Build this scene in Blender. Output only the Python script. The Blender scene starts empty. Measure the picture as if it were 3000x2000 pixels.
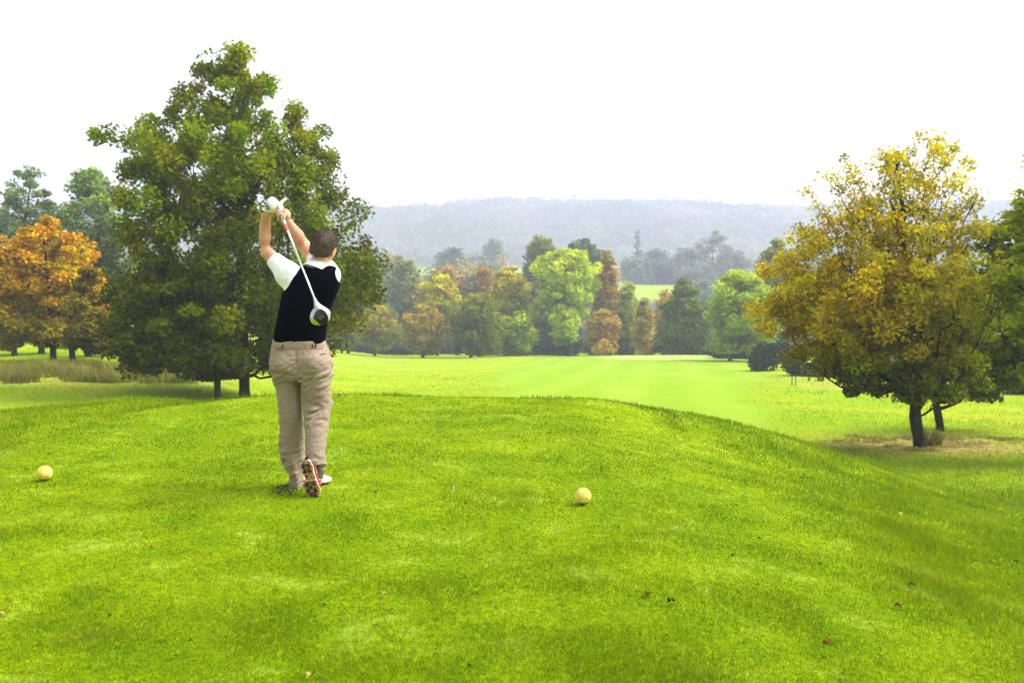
import bpy, math, random
import numpy as np
from mathutils import Vector, Matrix

rng = np.random.default_rng(7)
R = math.radians
sc = bpy.context.scene
COL = sc.collection

# ------------------------------------------------------------------ camera
F = 2917.0            # focal length in photo pixels (3000 wide)
CAMZ = 1.5
PITCH = math.atan(200.0 / F)
CP, SP = math.cos(PITCH), math.sin(PITCH)

def at(px, py, Y):
    u = (px - 1500.0) / F
    v = (1000.0 - py) / F
    t = Y / (CP + v * SP)
    return np.array([u * t, Y, CAMZ + t * (-SP + v * CP)])

# ------------------------------------------------------------------ helpers
def smooth(a, b, x):
    t = np.clip((x - a) / (b - a), 0, 1)
    return t * t * (3 - 2 * t)

def _hash(ix, iy, iz, seed):
    h = (ix.astype(np.int64) * 374761393 + iy.astype(np.int64) * 668265263
         + iz.astype(np.int64) * 2147483647 + seed * 1274126177) & 0xffffffff
    h = ((h ^ (h >> 13)) * 1274126177) & 0xffffffff
    h = (h ^ (h >> 16)) & 0xffffff
    return h / float(0xffffff)

def vnoise(x, y, z=None, seed=0):
    x = np.asarray(x, float); y = np.asarray(y, float)
    z = np.zeros_like(x) if z is None else np.asarray(z, float)
    x, y, z = np.broadcast_arrays(x, y, z)
    fx, fy, fz = np.floor(x), np.floor(y), np.floor(z)
    tx, ty, tz = x - fx, y - fy, z - fz
    tx = tx * tx * (3 - 2 * tx); ty = ty * ty * (3 - 2 * ty); tz = tz * tz * (3 - 2 * tz)
    out = 0
    for dx in (0, 1):
        for dy in (0, 1):
            for dz in (0, 1):
                w = (tx if dx else 1 - tx) * (ty if dy else 1 - ty) * (tz if dz else 1 - tz)
                out = out + w * _hash(fx + dx, fy + dy, fz + dz, seed)
    return out * 2 - 1

def fbm(x, y, z=None, seed=0, oct=3):
    s, a = 0, 1.0
    for o in range(oct):
        s = s + a * vnoise(np.asarray(x) * 2 ** o, np.asarray(y) * 2 ** o,
                           None if z is None else np.asarray(z) * 2 ** o, seed + o * 17)
        a *= 0.5
    return s

def np_mesh(name, V, quads=None, tris=None, attrs=None, smooth_shade=False):
    me = bpy.data.meshes.new(name)
    V = np.ascontiguousarray(V, dtype=np.float32)
    nq = 0 if quads is None else len(quads)
    nt = 0 if tris is None else len(tris)
    me.vertices.add(len(V)); me.vertices.foreach_set('co', V.ravel())
    loops = []
    if nq: loops.append(np.asarray(quads, np.int32).ravel())
    if nt: loops.append(np.asarray(tris, np.int32).ravel())
    L = np.concatenate(loops)
    me.loops.add(len(L)); me.loops.foreach_set('vertex_index', L)
    starts = np.concatenate([np.arange(nq, dtype=np.int32) * 4, nq * 4 + np.arange(nt, dtype=np.int32) * 3])
    me.polygons.add(nq + nt)
    me.polygons.foreach_set('loop_start', starts)
    if smooth_shade:
        me.polygons.foreach_set('use_smooth', np.ones(nq + nt, dtype=bool))
    for k, a in (attrs or {}).items():
        a = np.asarray(a, np.float32)
        if a.ndim == 1:
            at_ = me.attributes.new(k, 'FLOAT', 'POINT'); at_.data.foreach_set('value', a)
        else:
            at_ = me.attributes.new(k, 'FLOAT_COLOR', 'POINT')
            if a.shape[1] == 3: a = np.concatenate([a, np.ones((len(a), 1), np.float32)], 1)
            at_.data.foreach_set('color', a.ravel())
    me.update(calc_edges=True)
    me.validate()
    return me

def link(name, me, mat=None, parent=None, loc=None):
    o = bpy.data.objects.new(name, me)
    COL.objects.link(o)
    if mat is not None: me.materials.append(mat)
    if parent is not None: o.parent = parent
    if loc is not None: o.location = loc
    return o

def empty(name, loc):
    o = bpy.data.objects.new(name, None); COL.objects.link(o)
    o.location = loc; o.empty_display_size = 0.2
    return o

def tag(o, label=None, cat=None, group=None, kind=None):
    if label: o['label'] = label
    if cat: o['category'] = cat
    if group: o['group'] = group
    if kind: o['kind'] = kind
    return o

class MB:
    """collect simple shapes into one mesh"""
    def __init__(s): s.V = []; s.Q = []; s.T = []; s.n = 0
    def add(s, V, quads=(), tris=()):
        V = np.asarray(V, float)
        for q in quads: s.Q.append([i + s.n for i in q])
        for t in tris: s.T.append([i + s.n for i in t])
        s.V.append(V); s.n += len(V)
    def tube(s, pts, rad, sides=10, cap=True):
        pts = [np.asarray(p, float) for p in pts]
        if np.isscalar(rad): rad = [rad] * len(pts)
        rings = []
        up = None
        for i, p in enumerate(pts):
            d = pts[min(i + 1, len(pts) - 1)] - pts[max(i - 1, 0)]
            d = d / np.linalg.norm(d)
            if up is None:
                up = np.array([0, 0, 1.0]) if abs(d[2]) < 0.9 else np.array([1.0, 0, 0])
            a = np.cross(up, d); a /= np.linalg.norm(a); b = np.cross(d, a); up = b
            an = np.arange(sides) * 2 * math.pi / sides
            rings.append(p + rad[i] * (np.cos(an)[:, None] * a + np.sin(an)[:, None] * b))
        V = np.concatenate(rings); q = []; t = []
        for i in range(len(pts) - 1):
            for k in range(sides):
                k2 = (k + 1) % sides
                q.append((i * sides + k, i * sides + k2, (i + 1) * sides + k2, (i + 1) * sides + k))
        if cap:
            V = np.concatenate([V, [pts[0]], [pts[-1]]]); c0 = len(V) - 2; c1 = len(V) - 1
            for k in range(sides):
                k2 = (k + 1) % sides
                t.append((c0, k2, k)); m = (len(pts) - 1) * sides
                t.append((c1, m + k, m + k2))
        s.add(V, q, t)
    def box(s, c, half, rot=None):
        c = np.asarray(c, float); h = np.asarray(half, float)
        V = np.array([[x, y, z] for x in (-1, 1) for y in (-1, 1) for z in (-1, 1)]) * h
        if rot is not None: V = V @ np.asarray(rot).T
        s.add(V + c, [(0, 1, 3, 2), (4, 6, 7, 5), (0, 4, 5, 1), (2, 3, 7, 6), (0, 2, 6, 4), (1, 5, 7, 3)])
    def mesh(s, name, off=(0, 0, 0), sm=False, attrs=None):
        V = np.concatenate(s.V) - np.asarray(off, float)
        return np_mesh(name, V, np.array(s.Q) if s.Q else None, np.array(s.T) if s.T else None, attrs, sm)

# ------------------------------------------------------------------ node helpers
def new_mat(name):
    m = bpy.data.materials.new(name); m.use_nodes = True
    nt = m.node_tree; nt.nodes.clear()
    out = nt.nodes.new('ShaderNodeOutputMaterial')
    return m, nt, out

def N(nt, typ, **kw):
    n = nt.nodes.new(typ)
    for k, v in kw.items():
        if k.startswith('i_'):
            n.inputs[k[2:].replace('_', ' ')].default_value = v
        else:
            setattr(n, k, v)
    return n

def mixc(nt, a, b, fac, blend='MIX'):
    n = nt.nodes.new('ShaderNodeMix'); n.data_type = 'RGBA'; n.blend_type = blend
    for sock, v in ((n.inputs[0], fac), (n.inputs[6], a), (n.inputs[7], b)):
        if hasattr(v, 'is_output'): nt.links.new(v, sock)
        elif np.isscalar(v): sock.default_value = v
        else: sock.default_value = (*v, 1) if len(v) == 3 else v
    return n.outputs[2]

def ramp(nt, fac, p0, p1, v0=0.0, v1=1.0):
    n = nt.nodes.new('ShaderNodeMapRange'); n.interpolation_type = 'SMOOTHSTEP'
    nt.links.new(fac, n.inputs[0])
    n.inputs[1].default_value = p0; n.inputs[2].default_value = p1
    n.inputs[3].default_value = v0; n.inputs[4].default_value = v1
    return n.outputs[0]

def noise(nt, vec, scale, detail=3, rough=0.55, dist=0.0):
    n = nt.nodes.new('ShaderNodeTexNoise')
    n.inputs['Scale'].default_value = scale; n.inputs['Detail'].default_value = detail
    n.inputs['Roughness'].default_value = rough; n.inputs['Distortion'].default_value = dist
    if vec is not None: nt.links.new(vec, n.inputs['Vector'])
    return n.outputs['Fac']

def vscale(nt, vec, s):
    n = nt.nodes.new('ShaderNodeVectorMath'); n.operation = 'MULTIPLY'
    nt.links.new(vec, n.inputs[0]); n.inputs[1].default_value = s
    return n.outputs[0]

def attr(nt, name, fac=True):
    n = nt.nodes.new('ShaderNodeAttribute'); n.attribute_name = name
    return n.outputs['Fac'] if fac else n.outputs['Color']

def principled(nt, out, color, rough=0.6, spec=0.3, metal=0.0, bump=None, bump_d=0.01, sheen=0.0, bump_s=1.0, sss=0.0, coat=0.0):
    p = nt.nodes.new('ShaderNodeBsdfPrincipled')
    if hasattr(color, 'is_output'): nt.links.new(color, p.inputs['Base Color'])
    else: p.inputs['Base Color'].default_value = (*color, 1)
    p.inputs['Roughness'].default_value = rough
    p.inputs['Specular IOR Level'].default_value = spec
    p.inputs['Metallic'].default_value = metal
    p.inputs['Sheen Weight'].default_value = sheen
    p.inputs['Coat Weight'].default_value = coat
    if sss:
        p.inputs['Subsurface Weight'].default_value = sss
        p.inputs['Subsurface Radius'].default_value = (1, .35, .2)
        p.inputs['Subsurface Scale'].default_value = 0.01
    if bump is not None:
        b = nt.nodes.new('ShaderNodeBump'); b.inputs['Distance'].default_value = bump_d
        b.inputs['Strength'].default_value = bump_s
        nt.links.new(bump, b.inputs['Height']); nt.links.new(b.outputs[0], p.inputs['Normal'])
    if out is not None: nt.links.new(p.outputs[0], out.inputs['Surface'])
    return p

# ------------------------------------------------------------------ terrain
def tee_dist(x, y):
    cx, cy, hx, hy, r = -1.25, 2.0, 2.95, 10.05, 1.7
    qx = np.abs(x - cx) - (hx - r); qy = np.abs(y - cy) - (hy - r)
    return np.hypot(np.maximum(qx, 0), np.maximum(qy, 0)) + np.minimum(np.maximum(qx, qy), 0) - r

HILL_U = (np.array([-400, 300, 800, 1085, 1300, 1400, 1500, 1800, 2050, 2160, 2300, 2500, 2800, 3000, 3500]) - 1500) / F
HILL_PY = np.array([640, 632, 625, 616, 606, 594, 590, 596, 597, 606, 612, 604, 598, 596, 600])

def ground_low(x, y):
    yy = np.maximum(y, 4.0)
    u = x / yy
    k = smooth(-0.36, -0.12, u)
    s = 0.030 + 0.035 * k
    z25 = -2.35 - 0.55 * k
    ys = np.minimum(y, 185)
    near = z25 - s * (ys - 25)
    near = near + 0.55 * smooth(22, 5, y) * smooth(.5, 3.5, x) 
    # right boundary: ground levels out and lifts a little towards the hedge
    far = np.interp(y, [185, 300, 420, 800, 900, 1020], [0, -20, -4, -1, 10, 26])
    hill = CAMZ + (800 - np.interp(u, HILL_U, HILL_PY)) / F * 1350 - 12
    t = smooth(900, 1350, y)
    farz = np.where(y > 900, 10 + (hill - 10) * t, far)
    w = smooth(185, 300, y)
    near_end = near
    z = np.where(y > 185, near_end * (1 - w) + farz * w, near)
    z = z + 0.10 * vnoise(x * 0.11, y * 0.11, seed=3) * smooth(16, 30, y) + 0.05 * vnoise(x * 0.4, y * 0.4, seed=4)
    # the raised green and its apron
    z = z + 0.55 * np.exp(-(((x - 20) / 13) ** 2 + ((y - 131) / 16) ** 2))
    return z

def H(x, y):
    x = np.asarray(x, float); y = np.asarray(y, float)
    lo = ground_low(x, y)
    d = tee_dist(x, y)
    w = 6.5 + 8.5 * smooth(-3.6, -5.6, x)
    k = 1 - smooth(-0.06 - 0.17 * smooth(-.2, 1.2, x) * smooth(12.5, 10, y), 1, np.clip(d, -3, 99) / w)
    bump = 0.012 * vnoise(x * 1.1, y * 1.1, seed=8) + 0.030 * vnoise(x * .45, y * .45, seed=9) * smooth(-1, 1.5, d)
    bump = bump + 0.09 * np.exp(-(((x - .95) / .65) ** 2 + ((y - 11.2) / .45) ** 2)) + 0.04 * np.exp(-(((x + 2.2) / 1.2) ** 2 + ((y - 11.9) / .3) ** 2))
    bump = bump + 0.02 * vnoise(x * 2.3, y * 2.3, seed=10) * smooth(0, 1.2, d)
    rim = 0.0
    return lo * (1 - k) + (0.0 + rim) * k + bump * smooth(30, 12, np.hypot(x, y)) 

def masks(x, y):
    """fairway, dry, tee masks: what grows where"""
    d = tee_dist(x, y)
    tee = 1 - smooth(-0.1, 0.35, d + 0.12 * vnoise(x * 1.5, y * 1.5, seed=31))
    xc = np.interp(y, [14, 46, 90, 134, 170], [2.5, 5.0, 11.0, 19.5, 26])
    wf = np.interp(y, [14, 46, 90, 134, 170], [2.5, 6.5, 12.0, 16, 16])
    fair = (1 - smooth(wf - 1.2, wf + 1.2, np.abs(x - xc) + 0.8 * vnoise(x * .3, y * .3, seed=32))) * smooth(13, 18, y) * (1 - smooth(150, 160, y))
    green = 1 - smooth(0.92, 1.08, ((x - 18.5) / 7.6) ** 2 + ((y - 127) / 13) ** 2)
    n = fbm(x * .35, y * .35, seed=40)
    c = at(2740, 1312, 25.5)
    dry = np.exp(-(((x - c[0]) / 2.7) ** 2 + ((y - 26.0) / 2.0) ** 2) * 1.2) * 1.25 + 0.35 * n * np.exp(-(((x - c[0]) / 4) ** 2 + ((y - 26) / 3.5) ** 2))
    # straw coloured strips at the field edges
    dry = dry + 0.5 * np.exp(-((y - 138) / 4.0) ** 2) * smooth(-2, -8, x) + 0.35 * smooth(34, 38, y) * smooth(-10, -13, x) * (1 - smooth(46, 52, y))
    dry = dry + 0.3 * smooth(0.1, 0.7, n) * smooth(60, 90, y) * smooth(2, -6, x) * (1 - smooth(125, 140, y))
    dry = dry + 0.45 * np.exp(-((y - 60) / 9) ** 2) * smooth(15, 19, x) 
    return tee, np.clip(fair, 0, 1), np.clip(green, 0, 1), np.clip(dry, 0, 1)

def grow(a, b, s0, g):
    o = [a]; s = s0
    while o[-1] < b: s *= g; o.append(o[-1] + s)
    return o

ypos = np.concatenate([np.arange(-8, 15, 0.13), grow(15, 2150, 0.14, 1.022)])
yneg = -np.array(grow(8.2, 300, 0.3, 1.2))[::-1]
gy = np.concatenate([yneg, ypos])
xr = np.concatenate([np.arange(0, 7.5, 0.13), grow(7.5, 1700, 0.15, 1.055)])
gx = np.concatenate([-xr[:0:-1], xr])
GX, GY = np.meshgrid(gx, gy)
GZ = H(GX, GY)
nx, ny = len(gx), len(gy)
idx = np.arange(nx * ny).reshape(ny, nx)
quads = np.stack([idx[:-1, :-1], idx[:-1, 1:], idx[1:, 1:], idx[1:, :-1]], -1).reshape(-1, 4)
tee_m, fair_m, green_m, dry_m = masks(GX, GY)
# ploughed strip on the far field
plough = smooth(430, 440, GY) * (1 - smooth(500, 520, GY)) * smooth(58, 64, GX) * (1 - smooth(120, 130, GX))
wood = np.maximum(smooth(850, 930, GY), smooth(168, 185, GY) * (1 - smooth(375, 385, GY)) )

def grass_color(nt):
    geo = nt.nodes.new('ShaderNodeNewGeometry'); pos = geo.outputs['Position']
    flat = vscale(nt, pos, (1, 1, 0.3))
    n_big = noise(nt, flat, 0.55, 3, 0.6)
    n_mid = noise(nt, flat, 2.4, 4, 0.65, 0.4)
    n_fine = noise(nt, flat, 22, 3, 0.7)
    c = mixc(nt, (0.152, 0.243, 0.002), (0.215, 0.295, 0.002), ramp(nt, n_big, 0.32, 0.68))
    c = mixc(nt, c, (0.120, 0.215, 0.002), ramp(nt, n_mid, 0.52, 0.34, 0, 0.7))
    c = mixc(nt, c, (0.30, 0.42, 0.035), ramp(nt, n_mid, 0.53, 0.70, 0, 0.55))
    yel = noise(nt, flat, 0.9, 4, 0.7)
    c = mixc(nt, c, (0.27, 0.27, 0.02), ramp(nt, yel, 0.60, 0.78, 0, 0.6))
    # mown fairway, pale and smooth, with mowing stripes running up it
    tex = noise(nt, vscale(nt, pos, (0.25, 0.06, 0)), 1.0, 3, 0.5)
    wv = nt.nodes.new('ShaderNodeTexWave'); wv.bands_direction = 'X'; wv.wave_profile = 'SIN'
    mp = nt.nodes.new('ShaderNodeMapping'); mp.inputs['Rotation'].default_value = (0, 0, R(9))
    nt.links.new(pos, mp.inputs['Vector']); nt.links.new(mp.outputs[0], wv.inputs['Vector'])
    wv.inputs['Scale'].default_value = 0.075; wv.inputs['Distortion'].default_value = 0.6; wv.inputs['Detail'].default_value = 2
    fc = mixc(nt, (0.215, 0.345, 0.012), (0.255, 0.375, 0.024), ramp(nt, wv.outputs['Fac'], 0.1, 0.9, 0.15, 0.75))
    fc = mixc(nt, fc, (0.30, 0.405, 0.045), ramp(nt, tex, 0.5, 0.75, 0, 0.7))
    c = mixc(nt, c, fc, attr(nt, 'fair'))
    c = mixc(nt, c, (0.35, 0.46, 0.10), attr(nt, 'green'))
    # beyond the tee the turf is lighter and more yellow
    c = mixc(nt, c, mixc(nt, (0.235, 0.37, 0.006), (0.35, 0.40, 0.018), ramp(nt, noise(nt, pos, 0.22, 4, 0.6), 0.4, 0.66)), attr(nt, 'field'))
    fl_ = nt.nodes.new('ShaderNodeMath'); fl_.operation = 'MULTIPLY'
    nt.links.new(ramp(nt, noise(nt, vscale(nt, pos, (1, .55, 0)), .9, 5, .7), .56, .68, 0, .8), fl_.inputs[0]); nt.links.new(attr(nt, 'field'), fl_.inputs[1])
    c = mixc(nt, c, (0.16, 0.20, 0.012), fl_.outputs[0])
    straw = mixc(nt, (0.42, 0.34, 0.11), (0.27, 0.25, 0.04), ramp(nt, noise(nt, pos, 1.8, 4, 0.7), 0.35, 0.65))
    c = mixc(nt, c, straw, attr(nt, 'dry'))
    br = mixc(nt, c, (0.72, 0.72, 0.72), ramp(nt, n_fine, 0.62, 0.30), 'MULTIPLY')
    return br, pos, n_fine

def field_mask(x, y, tee, fair):
    return np.clip(smooth(9, 22, tee_dist(x, y) + 8 * smooth(-1, -4, x)) * (1 - fair) * 0.85, 0, 1)

m_ground, nt, out = new_mat('turf')
gc, gpos, gfine = grass_color(nt)
gc = mixc(nt, gc, (0.14, 0.085, 0.05), attr(nt, 'plough'))
gc = mixc(nt, gc, (0.05, 0.07, 0.03), attr(nt, 'wood'))
bh = nt.nodes.new('ShaderNodeMath'); bh.operation = 'ADD'
nt.links.new(noise(nt, gpos, 9, 4, 0.7), bh.inputs[0]); nt.links.new(noise(nt, gpos, 1.2, 3, 0.6), bh.inputs[1])
principled(nt, out, gc, 0.9, 0.02, bump=bh.outputs[0], bump_d=0.05)

me = np_mesh('ground', np.stack([GX, GY, GZ], -1).reshape(-1, 3), quads, None,
             {'fair': fair_m.ravel(), 'green': green_m.ravel(), 'dry': dry_m.ravel(),
              'field': field_mask(GX, GY, tee_m, fair_m).ravel(), 'plough': plough.ravel(), 'wood': wood.ravel()}, True)
tag(link('ground', me, m_ground), kind='structure')

# ------------------------------------------------------------------ grass blades
m_grass, nt, out = new_mat('grass_blade')
gc, gpos, _ = grass_color(nt)
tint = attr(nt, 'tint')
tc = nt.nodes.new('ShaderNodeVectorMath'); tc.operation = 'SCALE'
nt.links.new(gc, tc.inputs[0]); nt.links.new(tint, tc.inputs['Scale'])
p = principled(nt, None, tc.outputs[0], 0.6, 0.06)
tr = nt.nodes.new('ShaderNodeBsdfTranslucent'); nt.links.new(tc.outputs[0], tr.inputs['Color'])
mx = nt.nodes.new('ShaderNodeMixShader'); mx.inputs[0].default_value = 0.4
nt.links.new(p.outputs[0], mx.inputs[1]); nt.links.new(tr.outputs[0], mx.inputs[2])
nt.links.new(mx.outputs[0], out.inputs['Surface'])

def blades(x, y, h, w, lean, extra=None, tint=None, z0=None):
    n = len(x)
    z = (H(x, y) if z0 is None else z0) - 0.004
    a = rng.uniform(0, 2 * math.pi, n); dx, dy = np.cos(a), np.sin(a)
    b = a + rng.normal(0, 0.7, n) + math.pi / 2
    lx, ly = np.cos(b) * lean * h, np.sin(b) * lean * h
    hz = h * np.sqrt(np.maximum(0.08, 1 - lean ** 2))
    V = np.empty((n, 5, 3), np.float32)
    V[:, 0] = np.stack([x - dx * w, y - dy * w, z], -1)
    V[:, 1] = np.stack([x + dx * w, y + dy * w, z], -1)
    V[:, 2] = np.stack([x + lx * .4 + dx * w * .8, y + ly * .4 + dy * w * .8, z + hz * .62], -1)
    V[:, 3] = np.stack([x + lx * .4 - dx * w * .8, y + ly * .4 - dy * w * .8, z + hz * .62], -1)
    V[:, 4] = np.stack([x + lx, y + ly, z + hz], -1)
    i = np.arange(n, dtype=np.int32)[:, None] * 5
    q = i + np.array([[0, 1, 2, 3]], np.int32); t = i + np.array([[3, 2, 4]], np.int32)
    tee, fair, green, dry = masks(x, y)
    if tint is None: tint = rng.uniform(0.82, 1.25, n)
    if extra is not None: dry = np.maximum(dry, extra)
    rep = lambda v: np.repeat(np.asarray(v, np.float32), 5)
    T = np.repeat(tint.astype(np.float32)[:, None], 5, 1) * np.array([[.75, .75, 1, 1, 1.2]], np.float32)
    A = {'fair': rep(fair), 'green': rep(green), 'dry': rep(dry), 'field': rep(field_mask(x, y, tee, fair)), 'tint': T.ravel()}
    return V.reshape(-1, 3), q, t, A

def merge(parts):
    off = 0; Vs, Qs, Ts, As = [], [], [], {}
    for V, q, t, A in parts:
        Vs.append(V); Qs.append(q + off); Ts.append(t + off); off += len(V)
        for k, v in A.items(): As.setdefault(k, []).append(v)
    return np.concatenate(Vs), np.concatenate(Qs), np.concatenate(Ts), {k: np.concatenate(v) for k, v in As.items()}

parts = []
# mown turf in front: samples even over the picture, so thinner with distance
n = 620000
Y = 1.0 / rng.uniform(1 / 17.0, 1 / 2.9, n)
X = rng.uniform(-0.60, 0.60, n) * Y + rng.uniform(-.3, .3, n)
d = tee_dist(X, Y)
long_ = smooth(0.1, 0.9, d + 0.35 * vnoise(X * 1.3, Y * 1.3, seed=52))
sc_y = np.clip(Y / 5.0, 0.8, 2.6)
tuft = smooth(.1, .6, vnoise(X * 2.2, Y * 2.2, seed=58)) * smooth(.3, 1.2, d) * smooth(-1, 1, X)
hh = (0.0145 + 0.015 * long_ + .030 * tuft + 0.012 * vnoise(X * 3, Y * 3, seed=50).clip(0)) * rng.uniform(0.6, 1.3, n) * (0.7 + 0.3 * sc_y)
parts.append(blades(X, Y, hh, 0.0016 * sc_y * rng.uniform(.7, 1.3, n), rng.uniform(0.2, 0.85, n)))
# fringe of longer grass along the far rim of the tee
n = 42000
X = rng.uniform(-4.5, 2.6, n); Y = rng.uniform(8.8, 13.3, n); d = tee_dist(X, Y)
k = (d > -0.05) & (d < 0.6) & (Y > 10.4) & (X < 1.9) & (rng.uniform(0, 1, n) < 0.35 + 0.65 * smooth(-.1, .5, vnoise(X * 1.6, Y * .4, seed=55))) & (np.abs(X + .35) > .45)
X, Y = X[k], Y[k]
parts.append(blades(X, Y, rng.uniform(.04, .10, len(X)) * (0.75 + 0.5 * vnoise(X * 2, Y * 0.3, seed=56).clip(-.5)), rng.uniform(.002, .004, len(X)), rng.uniform(.05, .5, len(X)), tint=rng.uniform(.55, .95, len(X)) + .25 * (Y < 11)))
# rough on the lower ground
n = 150000
Y = 1.0 / rng.uniform(1 / 75.0, 1 / 14.0, n)
X = rng.uniform(-0.58, 0.58, n) * Y
tee, fair, green, dry = masks(X, Y)
k = rng.uniform(0, 1, n) < (1 - fair) * (0.45 + 0.55 * smooth(-.3, .4, fbm(X * .5, Y * .5, seed=60)))
X, Y = X[k], Y[k]; n = len(X); s = Y / 25
parts.append(blades(X, Y, (0.05 + 0.07 * rng.uniform(0, 1, n) ** 2) * (0.8 + .35 * s), 0.005 * (0.6 + .7 * s), rng.uniform(.2, .85, n), tint=rng.uniform(.8, 1.25, n)))
V, q, t, A = merge(parts)
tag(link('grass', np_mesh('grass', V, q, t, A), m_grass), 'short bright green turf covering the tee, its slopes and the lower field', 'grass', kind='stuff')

# long rushes and straw tufts
def tussocks(cs, per, hgt, seed, tn=1.0):
    P = []
    for (cx, cy, r, hm, dr) in cs:
        m = int(per * r / 0.5)
        a = rng.uniform(0, 2 * math.pi, m); rr = r * np.sqrt(rng.uniform(0, 1, m))
        x = cx + rr * np.cos(a); y = cy + rr * np.sin(a)
        P.append(blades(x, y, hm * rng.uniform(.55, 1.1, m), rng.uniform(.008, .016, m), rng.uniform(.1, .7, m), extra=np.clip(dr + rng.uniform(-.35, .35, m), 0, 1), tint=rng.uniform(.4, 1.1, m) * rng.uniform(.7, 1.2) * tn))
    return merge(P)
cs = []
for i in range(95):
    px = rng.uniform(-60, 560); Yc = rng.uniform(37.5, 48)
    u = (px - 1500) / F; x = u * Yc
    cs.append((x, Yc, rng.uniform(.3, 1.0), rng.uniform(.22, .68) * (1.0 if px < 420 else .6), rng.choice([.1, .6, .9, 1.0])))
V, q, t, A = tussocks(cs, 170, 0.7, 1)
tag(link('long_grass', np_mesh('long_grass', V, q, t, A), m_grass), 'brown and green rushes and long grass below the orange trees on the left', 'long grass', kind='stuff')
cs = []
for i in range(46):
    x = rng.normal(at(2740, 1300, 26)[0], 1.9); y = rng.uniform(24.6, 28.5)
    cs.append((x, y, rng.uniform(.15, .5), rng.uniform(.05, .15), rng.uniform(.3, 1)))
V, q, t, A = tussocks(cs, 170, 0.2, 2, 1.5)
tag(link('straw_grass', np_mesh('straw_grass', V, q, t, A), m_grass), 'dry straw coloured grass round the foot of the yellow tree', 'dry grass', kind='stuff')
b0 = at(2738, 1312, 25.3)
V, q, t, A = tussocks([(b0[0], 25.5, .16, .62, .6), (b0[0] + .18, 25.6, .12, .5, .8), (b0[0] - .05, 25.4, .12, .3, .3)], 260, .5, 3)
tag(link('grass_tuft', np_mesh('grass_tuft', V, q, t, A), m_grass), 'tall straw coloured grass tuft standing beside the trunk of the yellow tree', 'grass tuft')

# ------------------------------------------------------------------ trees
m_leaf, nt, out = new_mat('leaf')
lc = attr(nt, 'leaf_color', False)
p = principled(nt, None, lc, 0.7, 0.03)
tr = nt.nodes.new('ShaderNodeBsdfTranslucent'); nt.links.new(lc, tr.inputs['Color'])
mx = nt.nodes.new('ShaderNodeMixShader'); mx.inputs[0].default_value = 0.35
nt.links.new(p.outputs[0], mx.inputs[1]); nt.links.new(tr.outputs[0], mx.inputs[2])
nt.links.new(mx.outputs[0], out.inputs['Surface'])

def bark_mat(name, a, b):
    m, nt, out = new_mat(name)
    tcn = nt.nodes.new('ShaderNodeTexCoord')
    n1 = noise(nt, vscale(nt, tcn.outputs['Object'], (9, 9, 1.6)), 1.2, 5, 0.7)
    principled(nt, out, mixc(nt, a, b, ramp(nt, n1, .35, .65)), 0.85, 0.1, bump=n1, bump_d=0.04)
    return m
m_bark = bark_mat('bark', (0.016, 0.013, 0.010), (0.045, 0.037, 0.027))
m_birch = bark_mat('pale_bark', (0.40, 0.38, 0.34), (0.14, 0.12, 0.10))
m_greybark = bark_mat('grey_bark', (0.05, 0.045, 0.04), (0.11, 0.10, 0.085))

def leaf_mesh(name, P, size, col, out_dir, off, up=0.5, droop=0.0):
    n = len(P)
    nrm = rng.normal(0, 1, (n, 3)); nrm /= np.linalg.norm(nrm, axis=1)[:, None]
    nrm = nrm + out_dir * 0.45 + np.array([0, 0, up]); nrm /= np.linalg.norm(nrm, axis=1)[:, None]
    t = rng.normal(0, 1, (n, 3)); t[:, 2] -= droop
    a = t - nrm * np.sum(t * nrm, 1)[:, None]; a /= np.linalg.norm(a, axis=1)[:, None]
    b = np.cross(nrm, a)
    s = (size * rng.uniform(.6, 1.35, n))[:, None]
    V = np.empty((n, 4, 3), np.float32)
    V[:, 0] = P - a * s * .55
    V[:, 1] = P - a * s * .05 + b * s * .38 + nrm * s * .08
    V[:, 2] = P + a * s * .6
    V[:, 3] = P - a * s * .05 - b * s * .38 + nrm * s * .08
    i = np.arange(n, dtype=np.int32)[:, None] * 4
    tr_ = np.concatenate([i + np.array([[0, 2, 1]], np.int32), i + np.array([[0, 3, 2]], np.int32)])
    return np_mesh(name, V.reshape(-1, 3) - np.asarray(off), None, tr_, {'leaf_color': np.repeat(col, 4, 0)})

def tubes_mesh(name, A, B, ra, rb, off, sides=6):
    n = len(A); d = B - A; L = np.linalg.norm(d, axis=1)[:, None]; d = d / np.maximum(L, 1e-6)
    ref = np.where(np.abs(d[:, 2:3]) < .9, np.array([[0, 0, 1.0]]), np.array([[1.0, 0, 0]]))
    u = np.cross(ref, d); u /= np.linalg.norm(u, axis=1)[:, None]; w = np.cross(d, u)
    an = np.arange(sides) * 2 * math.pi / sides
    ring = np.cos(an)[None, :, None] * u[:, None] + np.sin(an)[None, :, None] * w[:, None]
    V = np.concatenate([A[:, None] + ring * ra[:, None, None], B[:, None] + ring * rb[:, None, None]], 1)
    i = np.arange(n, dtype=np.int32)[:, None] * (2 * sides)
    Q = []
    for k in range(sides):
        k2 = (k + 1) % sides
        Q.append(i + np.array([[k, k2, sides + k2, sides + k]], np.int32))
    return np_mesh(name, V.reshape(-1, 3) - np.asarray(off), np.concatenate(Q), None, None, True)

def mixpal(cols, w):
    cols = np.asarray(cols, float); return cols

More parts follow.
